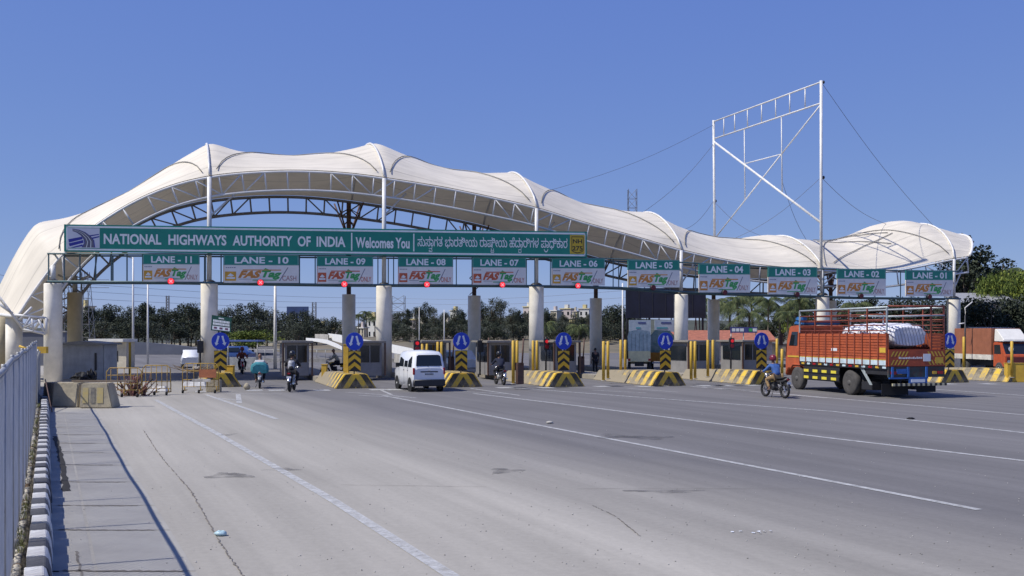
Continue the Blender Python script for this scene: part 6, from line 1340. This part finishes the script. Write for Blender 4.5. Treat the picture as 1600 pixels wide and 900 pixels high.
for i, (u0, u1, vt, Y, zb, mi, lab) in enumerate([(653, 663, 498, 230, 2.0, 0, "narrow cream house above the white van"), (691, 703, 506, 235, 1.6, 3, "yellow white house right of the van, low on the slope"), (700, 716, 486, 330, 3, 2, "white house on the skyline left of the second back column"), (815, 832, 480, 330, 4, 1, "brownish house beside the fourth front column"), (858, 872, 486, 330, 5, 0, "cream house on the skyline right of the fourth column"),
        (874, 893, 483, 340, 5, 1, "larger cream block in the middle of the skyline"), (894, 902, 487, 335, 5, 3, "small yellow house between the cream blocks"), (903, 921, 483, 340, 5, 2, "bright white house left of the third back column"), (495, 510, 512, 240, 1, 2, "white house left of the second back column, low down"), (512, 527, 514, 235, 1, 1, "pinkish house beside the white ramp"), (527, 542, 508, 250, 1, 2, "taller white house just behind the second back column"),
        (558, 570, 513, 240, 1, 0, "cream house between the palms"), (572, 590, 497, 260, 1, 2, "white block left of the third front column"), (118, 138, 480, 215, 3, 2, "white roofed house peeping over the trees behind the leftmost back column"), (888, 900, 498, 260, 2, 3, "yellow green wall among trees in mid slope"), (640, 650, 500, 240, 2, 1, "pinkish house among the trees right of the third column"), (738, 748, 494, 250, 2, 0, "cream house beside the second back column")]):
    house(lab, u0, u1, vt, Y, zb, mi, floors=1 if i in (1, 13, 14) else 2, cols=2)
# red tiled low building on the right
tile = mat("red_clay_tile", (.36, .13, .08), .85, var=.2, scale=3)
rb = thing("tiled_building", "long low building with red tiled roof behind the booths on the right", "building", tuple(at(1125, 565, 95).xy) + (0,))
mb = MB(); mb.box(-5, 5, 0, 5, 0, 2.0); mb.build("wall", creamw[1], rb); mb = MB(); mb.prism([(-.6, 1.95), (2.5, 2.9), (5.6, 1.95), (5.6, 1.8), (-.6, 1.8)], -5.3, 5.3, axis='x'); mb.build("roof", tile, rb)
for x in (-3.5, -1, 1.5, 3.8): mb = MB(); mb.box(x - .5, x + .5, -.04, .03, .7, 1.6); mb.build("window", M['glass'], rb)
nb_ = thing("name_board", "blue and white name board on posts above the red tiled roof", "sign board", tuple(at(1162, 520, 88).xy) + (0,)); a = at(1142, 511, 88); b = at(1184, 520, 88); cx = (a.x + b.x) / 2
mb = MB(); mb.box(a.x - cx, b.x - cx, -.04, .04, b.z, a.z); mb.build("panel", mat("violet_blue_board", (.06, .07, .22), .5, var=.2), nb_)
mb = MB(); 
for x0, x1, m_ in ((-1.05, -.75, 0), (-.68, -.4, 0), (-.33, .0, 0), (.45, .75, 1), (.8, 1.15, 0)): mb.box(x0, x1, -.055, -.041, b.z + .12, a.z - .12, m_)
mb.build("board_marks", [M['whitesheet'], ink_gr], nb_)
for x in (-1.1, 0, 1.1): mb = MB(); mb.tube((x, .08, 0), (x, .08, a.z), .05, 6); mb.build("post", M['gal'], nb_)
# dark hoarding with two pale boards below
def board(nm, label, u0, u1, v0, v1, Y, m, back=True, posts=(.1, .9), cat="hoarding", marks=None, thick=.2):
    a = at(u0, v0, Y); b = at(u1, v1, Y); W_ = b.x - a.x; t = thing(nm, label, cat, (a.x, Y, 0)); mb = MB(); mb.box(0, W_, 0, thick, b.z, a.z); mb.build("panel", m, t)
    for f in posts: mb = MB(); mb.tube((W_ * f, thick + .15, 0), (W_ * f, thick + .15, a.z - .1), .12, 6); mb.build("post", M['dark'], t)
    if marks:
        mb = MB(); random.seed(u0)
        for k in range(marks): x = W_ * random.uniform(.08, .5); mb.box(x, min(W_ * .92, x + W_ * random.uniform(.2, .45)), -.03, -.005, lerp(b.z, a.z, (k + .3) / marks), lerp(b.z, a.z, (k + .6) / marks), k % 2)
        mb.build("board_marks", [mat("teal_board_print", (.05, .24, .30), .6), mat("navy_board_print", (.04, .06, .20), .6)], t)
    return t, W_, a, b
navyb = mat("dark_navy_hoarding", (.008, .010, .028), .6, var=.3, scale=1)
t, W_, a, b = board("hoarding", "big dark navy hoarding seen behind the fifth front column", 978, 1103, 450, 497, 100, navyb, posts=(.02, .3, .62, .97), thick=.3)
for k in range(1, 6): mb = MB(); mb.box(W_ * k / 6 - .03, W_ * k / 6 + .03, -.03, -.002, b.z, a.z); mb.build("panel_joint", M['dark'], t)
mb = MB()
for k in range(14): mb.tube((W_ * k / 13, .5, .2), (W_ * (k + (1 if k % 2 else -1) * .5) / 13, .5, b.z), .06, 4)
mb.tube((0, .5, b.z * .5), (W_, .5, b.z * .5), .06, 4); mb.build("lattice", M['rust_steel'], t)
mb = MB(); mb.tube((-.3, .3, 0), (-.3, .3, a.z + .5), .08, 6); mb.build("post", M['white_steel'], t)
pb = mat("pale_blue_board", (.34, .40, .46), .6, scale=2, col2=(.22, .28, .36))
board("advert_board", "pale blue board under the left half of the dark hoarding", 983, 1017, 500, 532, 97, pb, marks=4, cat="advert board"); board("advert_board", "second pale blue board, just left of the fifth front column", 1023, 1062, 500, 532, 97, pb, marks=4, cat="advert board")
board("advert_board", "blue billboard rising above the trees beyond lane ten", 448, 482, 479, 498, 195, mat("dull_blue_billboard", (.06, .10, .24), .6, scale=.5, col2=(.04, .06, .13)), cat="billboard")
# grey tent / embankment wall, sheds on the left
sh = thing("corrugated_shed", "grey corrugated metal shed behind the barrier blocks", "shed", tuple(gnd(98, 592)), -.08); sm_ = mat("grey_corrugated_sheet", (.62, .62, .61), .6, .1, scale=2, col2=(.42, .42, .42)); Yb = sh.location.y
mb = MB(); W_ = 66 / F * Yb; hh = CH - 16 / F * Yb; rows = []
for i in range(61): x = W_ * i / 60; rows.append([(x, .03 * (1 if i % 2 else -1), 0), (x, .03 * (1 if i % 2 else -1), hh)])
mb.grid(rows, smooth=False); mb.box(-.02, W_ + .02, .06, 1.6, 0, hh - .01); mb.build("wall", sm_, sh)
mb = MB(); mb.prism([(-.2, hh), (W_ * .45, hh + .12), (W_ + .25, hh - .02), (W_ + .25, hh - .10), (-.2, hh - .08)], -.25, 1.8, axis='y'); mb.build("roof", M['grey_steel'], sh)
mb = MB(); mb.box(W_ - .5, W_ - .38, -.06, -.03, .5, 1.5); mb.build("vent", M['dark'], sh)
of = thing("site_office", "low cream site office with one dark window behind the corrugated shed", "office", tuple(gnd(150, 574)), -.30); Yb = of.location.y; k = Yb / F
mb = MB(); mb.box(0, 56 * k, 0, 1, 0, CH - 14 * k); mb.build("wall", creamw[0], of); mb = MB(); mb.box(-.3, 58 * k, -.5, 1.2, CH - 14 * k + .003, CH - 9.5 * k); mb.build("roof", creamw[2], of)
mb = MB(); mb.box(26 * k, 41 * k, -.04, .03, CH - 44 * k, CH - 28 * k); mb.build("window", M['glass'], of); mb = MB(); mb.box(33 * k, 34 * k, -.06, -.041, CH - 44 * k, CH - 28 * k); mb.build("window_bar", creamw[2], of)
w_m = mat("grey_blue_wall_sheet", (.16, .17, .20), .8, scale=.4, col2=(.11, .12, .15), bump=.2)
wl = thing("embankment_wall", "long grey blue retaining wall sloping down behind the site office", "wall", tuple(at(210, 560, 120).xy) + (0,)); mb = MB()
for i, (u0, u1, va, vb) in enumerate([(205, 240, 534.5, 536), (240, 275, 536, 539), (275, 310, 539, 544), (310, 340, 544, 549), (340, 430, 549, 552)]):
    for_ = [at(u0, va, 120), at(u1, vb, 120)]; l0 = Vector(wl.location); A = for_[0] - l0; B = for_[1] - l0; mb.hexa([(A.x, 0, 0), (B.x, 0, 0), (B.x, .6, 0), (A.x, .6, 0), (A.x, 0, A.z), (B.x, 0, B.z), (B.x, .6, B.z), (A.x, .6, A.z)])
mb.build("wall", w_m, wl)
wl2 = thing("retaining_wall", "grey wall seen between the leftmost columns over the sheet fence", "wall", tuple(at(20, 560, 80).xy) + (0,)); mb = MB(); mb.box(-4, 4.2, 0, .4, 0, CH + 1 / F * 80); mb.build("wall", w_m, wl2); mb = MB(); mb.box(-4.1, 4.3, -.1, .5, CH + 1 / F * 80 + .003, CH + 3 / F * 80); mb.build("coping", M['conc'], wl2)
cr = thing("crane_boom", "yellow machine arm lying behind the sheet fence at the left", "machine arm", tuple(at(58, 545, 50).xy) + (0,)); mb = MB(); mb.box(-.45, .5, -.1, .15, 1.62, 1.95); mb.build("body", M['yellow'], cr); mb = MB(); mb.tube((-.4, 0, 1.8), (-.9, 0, 1.98), .06, 6); mb.tube((-.1, 0, 1.6), (-.2, 0, 0), .07, 6); mb.build("arm", M['yellow'], cr)
# white curved ramp parapet running away behind the lanes
rp = thing("ramp_parapet", "white curved parapet of a ramp passing behind the third front column", "parapet", (0, 70, 0)); rp['_w'] = (0., 70., 0.)
def strip3(keys, Y0, Y1, name, m, th=.5):
    mb = MB(); rows = []
    n = len(keys)
    for i, (u, vt, vb) in enumerate(keys):
        Y = lerp(Y0, Y1, i / (n - 1)); a = at(u, vt, Y); b = at(u, vb, Y); rows.append([b, a, a + Vector((0, th, 0)), b + Vector((0, th, 0))])
    mb.grid(rows, smooth=False); mb.build(name, m, rp, True)
wm2 = mat("white_parapet", (.74, .74, .72), .8, var=.05)
strip3([(513, 521, 530), (530, 523, 535), (545, 528, 538), (580, 532, 541), (600, 536, 546), (616, 539, 552), (640, 544, 555), (660, 550, 558), (675, 555, 561)], 112, 74, "parapet", wm2)
strip3([(478, 528, 532), (495, 529, 534), (510, 531, 537), (525, 537, 543), (537, 544, 548)], 112, 84, "parapet", wm2)
strip3([(492, 522, 531), (505, 522, 533), (513, 523, 536)], 114, 110, "end_wall", M['conc'])
strip3([(616, 553, 566), (640, 556, 568), (675, 562, 572)], 80, 74, "base_wall", M['conc'])
# flat grey roof behind right trees, corrugated white roof behind container truck
gr = thing("grey_roofed_shed", "shed with flat grey roof among the trees at the right", "shed", tuple(at(1560, 520, 88).xy) + (0,)); zt = at(1560, 460, 88).z
mb = MB(); mb.box(-3.2, 1.8, 0, 4, 0, zt - .9); mb.build("wall", creamw[1], gr); mb = MB(); mb.hexa([(-3.5, -.4, zt - .8), (2.0, -.4, zt - .8), (2.0, 4.2, zt + .2), (-3.5, 4.2, zt + .2), (-3.5, -.4, zt - .7), (2.0, -.4, zt - .7), (2.0, 4.2, zt + .3), (-3.5, 4.2, zt + .3)]); mb.build("roof", M['gal'], gr)
wr = thing("canopy_shed", "white ribbed roof shed behind the cab of the red truck", "shed", tuple(at(1562, 560, 78).xy) + (0,)); z0_ = at(1560, 524, 78).z; z1_ = at(1560, 512, 78).z
mb = MB(); mb.prism([(0, z0_), (0, z1_), (2.6, z1_ + .1), (2.6, z0_)], -1.7, 1.2, axis='x'); mb.build("roof", M['white_steel'], wr)
for k in range(14): mb = MB(); mb.box(-1.65 + k * .2, -1.6 + k * .2, -.04, -.003, z0_, z1_); mb.build("rib", M['grey_steel'], wr)
for x in (-1.5, 1.0): mb = MB(); mb.tube((x, .2, 0), (x, .2, z0_), .06, 6); mb.build("post", M['gal'], wr)
wp = thing("white_building", "pale building beyond the right edge truck with a dark doorway", "building", tuple(at(1597, 580, 85).xy) + (0,)); mb = MB(); mb.box(-1.2, 6, 0, 5, 0, 4.4 * .7); mb.build("wall", creamw[2], wp); mb = MB(); mb.box(.2, 1.2, -.04, .03, 0, 2.1); mb.build("door", M['dark'], wp)
# long low boundary wall and hedge to ground the horizon on the right
bw = thing("boundary_wall", "low dusty wall running behind the lanes on the right", "wall", tuple(at(1300, 560, 104).xy) + (0,)); mb = MB(); mb.box(-22, 26, 0, .3, 0, 1.5); mb.build("wall", mat("dusty_wall", (.36, .30, .22), .9, scale=.7, col2=(.24, .19, .13)), bw); mb = MB(); mb.box(-22.1, 26.1, -.08, .38, 1.503, 1.62); mb.build("coping", M['conc'], bw)
# median railing / low divider beyond the left lanes
md = thing("road_divider", "low grey divider with railing running across beyond the leftmost lanes", "divider", tuple(gnd(455, 566))); mb = MB(); mb.box(-6.5, 12, 0, .3, 0, .35); mb.build("base", M['conc'], md)
for k in range(24): mb = MB(); mb.tube((-6.3 + k * .78, .15, .35), (-6.3 + k * .78, .15, 1.15), .03, 5); mb.build("upright", M['gal'], md)
mb = MB(); mb.tube((-6.4, .15, 1.15), (12, .15, 1.15), .035, 5); mb.build("rail", M['gal'], md)
# light poles, masts, wires
def pole(label, u, vt, vb, r, arm=None, cat="light pole"):
    p = gnd(u, vb); h = CH + (520 - vt) / F * p.y; t = thing("light_pole", label, cat, tuple(p)); mb = MB(); mb.tube((0, 0, 0), (0, 0, h), r, 8, r1=r * .7); mb.build("pole", M['white_steel'], t)
    if arm:
        mb = MB()
        for s in arm: mb.path([(0, 0, h - .1), (s * .8, 0, h + .15), (s * 1.5, 0, h + .1)], .05, 5)
        mb.build("arm", M['gal'], t); 
        for s in arm: mb = MB(); mb.box(min(s * 1.5, s * 2.2), max(s * 1.5, s * 2.2), -.15, .15, h + .05, h + .18); mb.build("lamp_head", M['grey_steel'], t)
    return t
pole("slim grey light pole with short arm beside the LANE - 11 sign", 208, 402, 568, .10, arm=(-1,)); pole("plain grey pole right of the slim light pole", 231, 438, 569, .09); pole("tall grey pole behind the LANE - 10 opening", 430, 444, 577, .13)
pole("thin pole at the right of the second column gap", 655, 480, 560, .05); pole("thin pole among the middle trees", 694, 484, 560, .06)
def mast(nm, label, u, vt, Y, w_, zb=0, horns=False, tw=None):
    p = at(u, vt, Y); t = thing(nm, label, "mast", (p.x, Y, zb)); H = p.z - zb; mb = MB(); n = max(6, int(H / (w_ * 1.1))); tw = tw or w_
    C = lambda k, sx, sy: (sx * lerp(w_, tw, k / n) / 2, sy * lerp(w_, tw, k / n) / 2, H * k / n); r = .05 * max(1, Y / 150)
    cs = ((-1, -1), (1, -1), (1, 1), (-1, 1))
    for c in cs: mb.tube(C(0, *c), C(n, *c), r, 4)
    for k in range(n):
        for a, b in zip(cs, cs[1:] + cs[:1]): mb.tube(C(k, *a), C(k + 1, *b), r * .6, 3); mb.tube(C(k, *a), C(k, *b), r * .6, 3)
    mb.build("lattice", M['grey_steel'], t)
    if horns:
        for z in (H * .8, H * .9): mb = MB(); mb.tube((-w_ * 1.6, 0, z), (w_ * 1.6, 0, z), r, 4); mb.build("cross_arm", M['grey_steel'], t)
    return t
mast("telecom_mast", "lattice telecom mast peeping above the canopy left of the billboard frame", 988, 296, 190, 1.6)
mast("power_pylon", "lattice power pylon behind the leftmost columns", 134, 425, 150, 2.2, tw=.8, horns=True); mast("power_pylon", "tall thin lattice pylon just right of the leftmost column", 104, 430, 130, 1.1, tw=.8)
mast("telecom_mast", "faint thin mast above the trees right of the tall grey pole", 491, 472, 260, .9); mast("power_pylon", "faint lattice frame right of the third front column", 622, 462, 240, 3.2); mast("telecom_mast", "thin mast above trees right of the slim light pole", 262, 462, 240, .6)
def wires(label, pts, Ys, n, r=.03, sag=1.0):
    t = thing("overhead_wires", label, "wires", tuple(at(*pts[0], Ys[0])), group="overhead power lines"); 
    for k in range(n):
        mb = MB(); P = []
        for (a, b), ya, yb in zip(zip(pts, pts[1:]), Ys, Ys[1:]):
            A = at(*a, ya) + Vector((0, 0, -k * 1.1)); B = at(*b, yb) + Vector((0, 0, -k * 1.1 * 1.0))
            P += [A.lerp(B, i / 12) - Vector((0, 0, sag * sin(pi * i / 12))) for i in range(13)]
        mb.path(P, r, 4); mb.build("wire", mat("grey_far_wire", (.18, .19, .24), .6), t, True)
wires("overhead wires running right from the pylon behind the leftmost columns", [(134, 444), (620, 466)], [150, 240], 3, .03, .6)
wires("overhead wires sloping from the middle trees up to the dark hoarding", [(620, 466), (1000, 452)], [240, 150], 2, .03, .8)
wires("overhead wires leaving the left edge at sign height", [(-60, 415), (134, 444)], [120, 150], 2, .025, .6)
lp = thing("floodlight_bracket", "small white floodlight bracket on a pole beside the rightmost column", "floodlight", tuple(gnd(1508, 583))); h_ = CH + 20 / F * 65; mb = MB(); mb.tube((0, 0, 0), (0, 0, h_ + .3), .05, 6); mb.build("pole", M['dark'], lp); mb = MB(); mb.path([(0, 0, h_ - .2), (0, 0, h_ + .8), (.4, -.2, h_ + 1.2)], .04, 5); mb.path([(0, 0, h_ - .2), (-.4, 0, h_ - .25)], .04, 5); mb.build("bracket", M['white_steel'], lp)
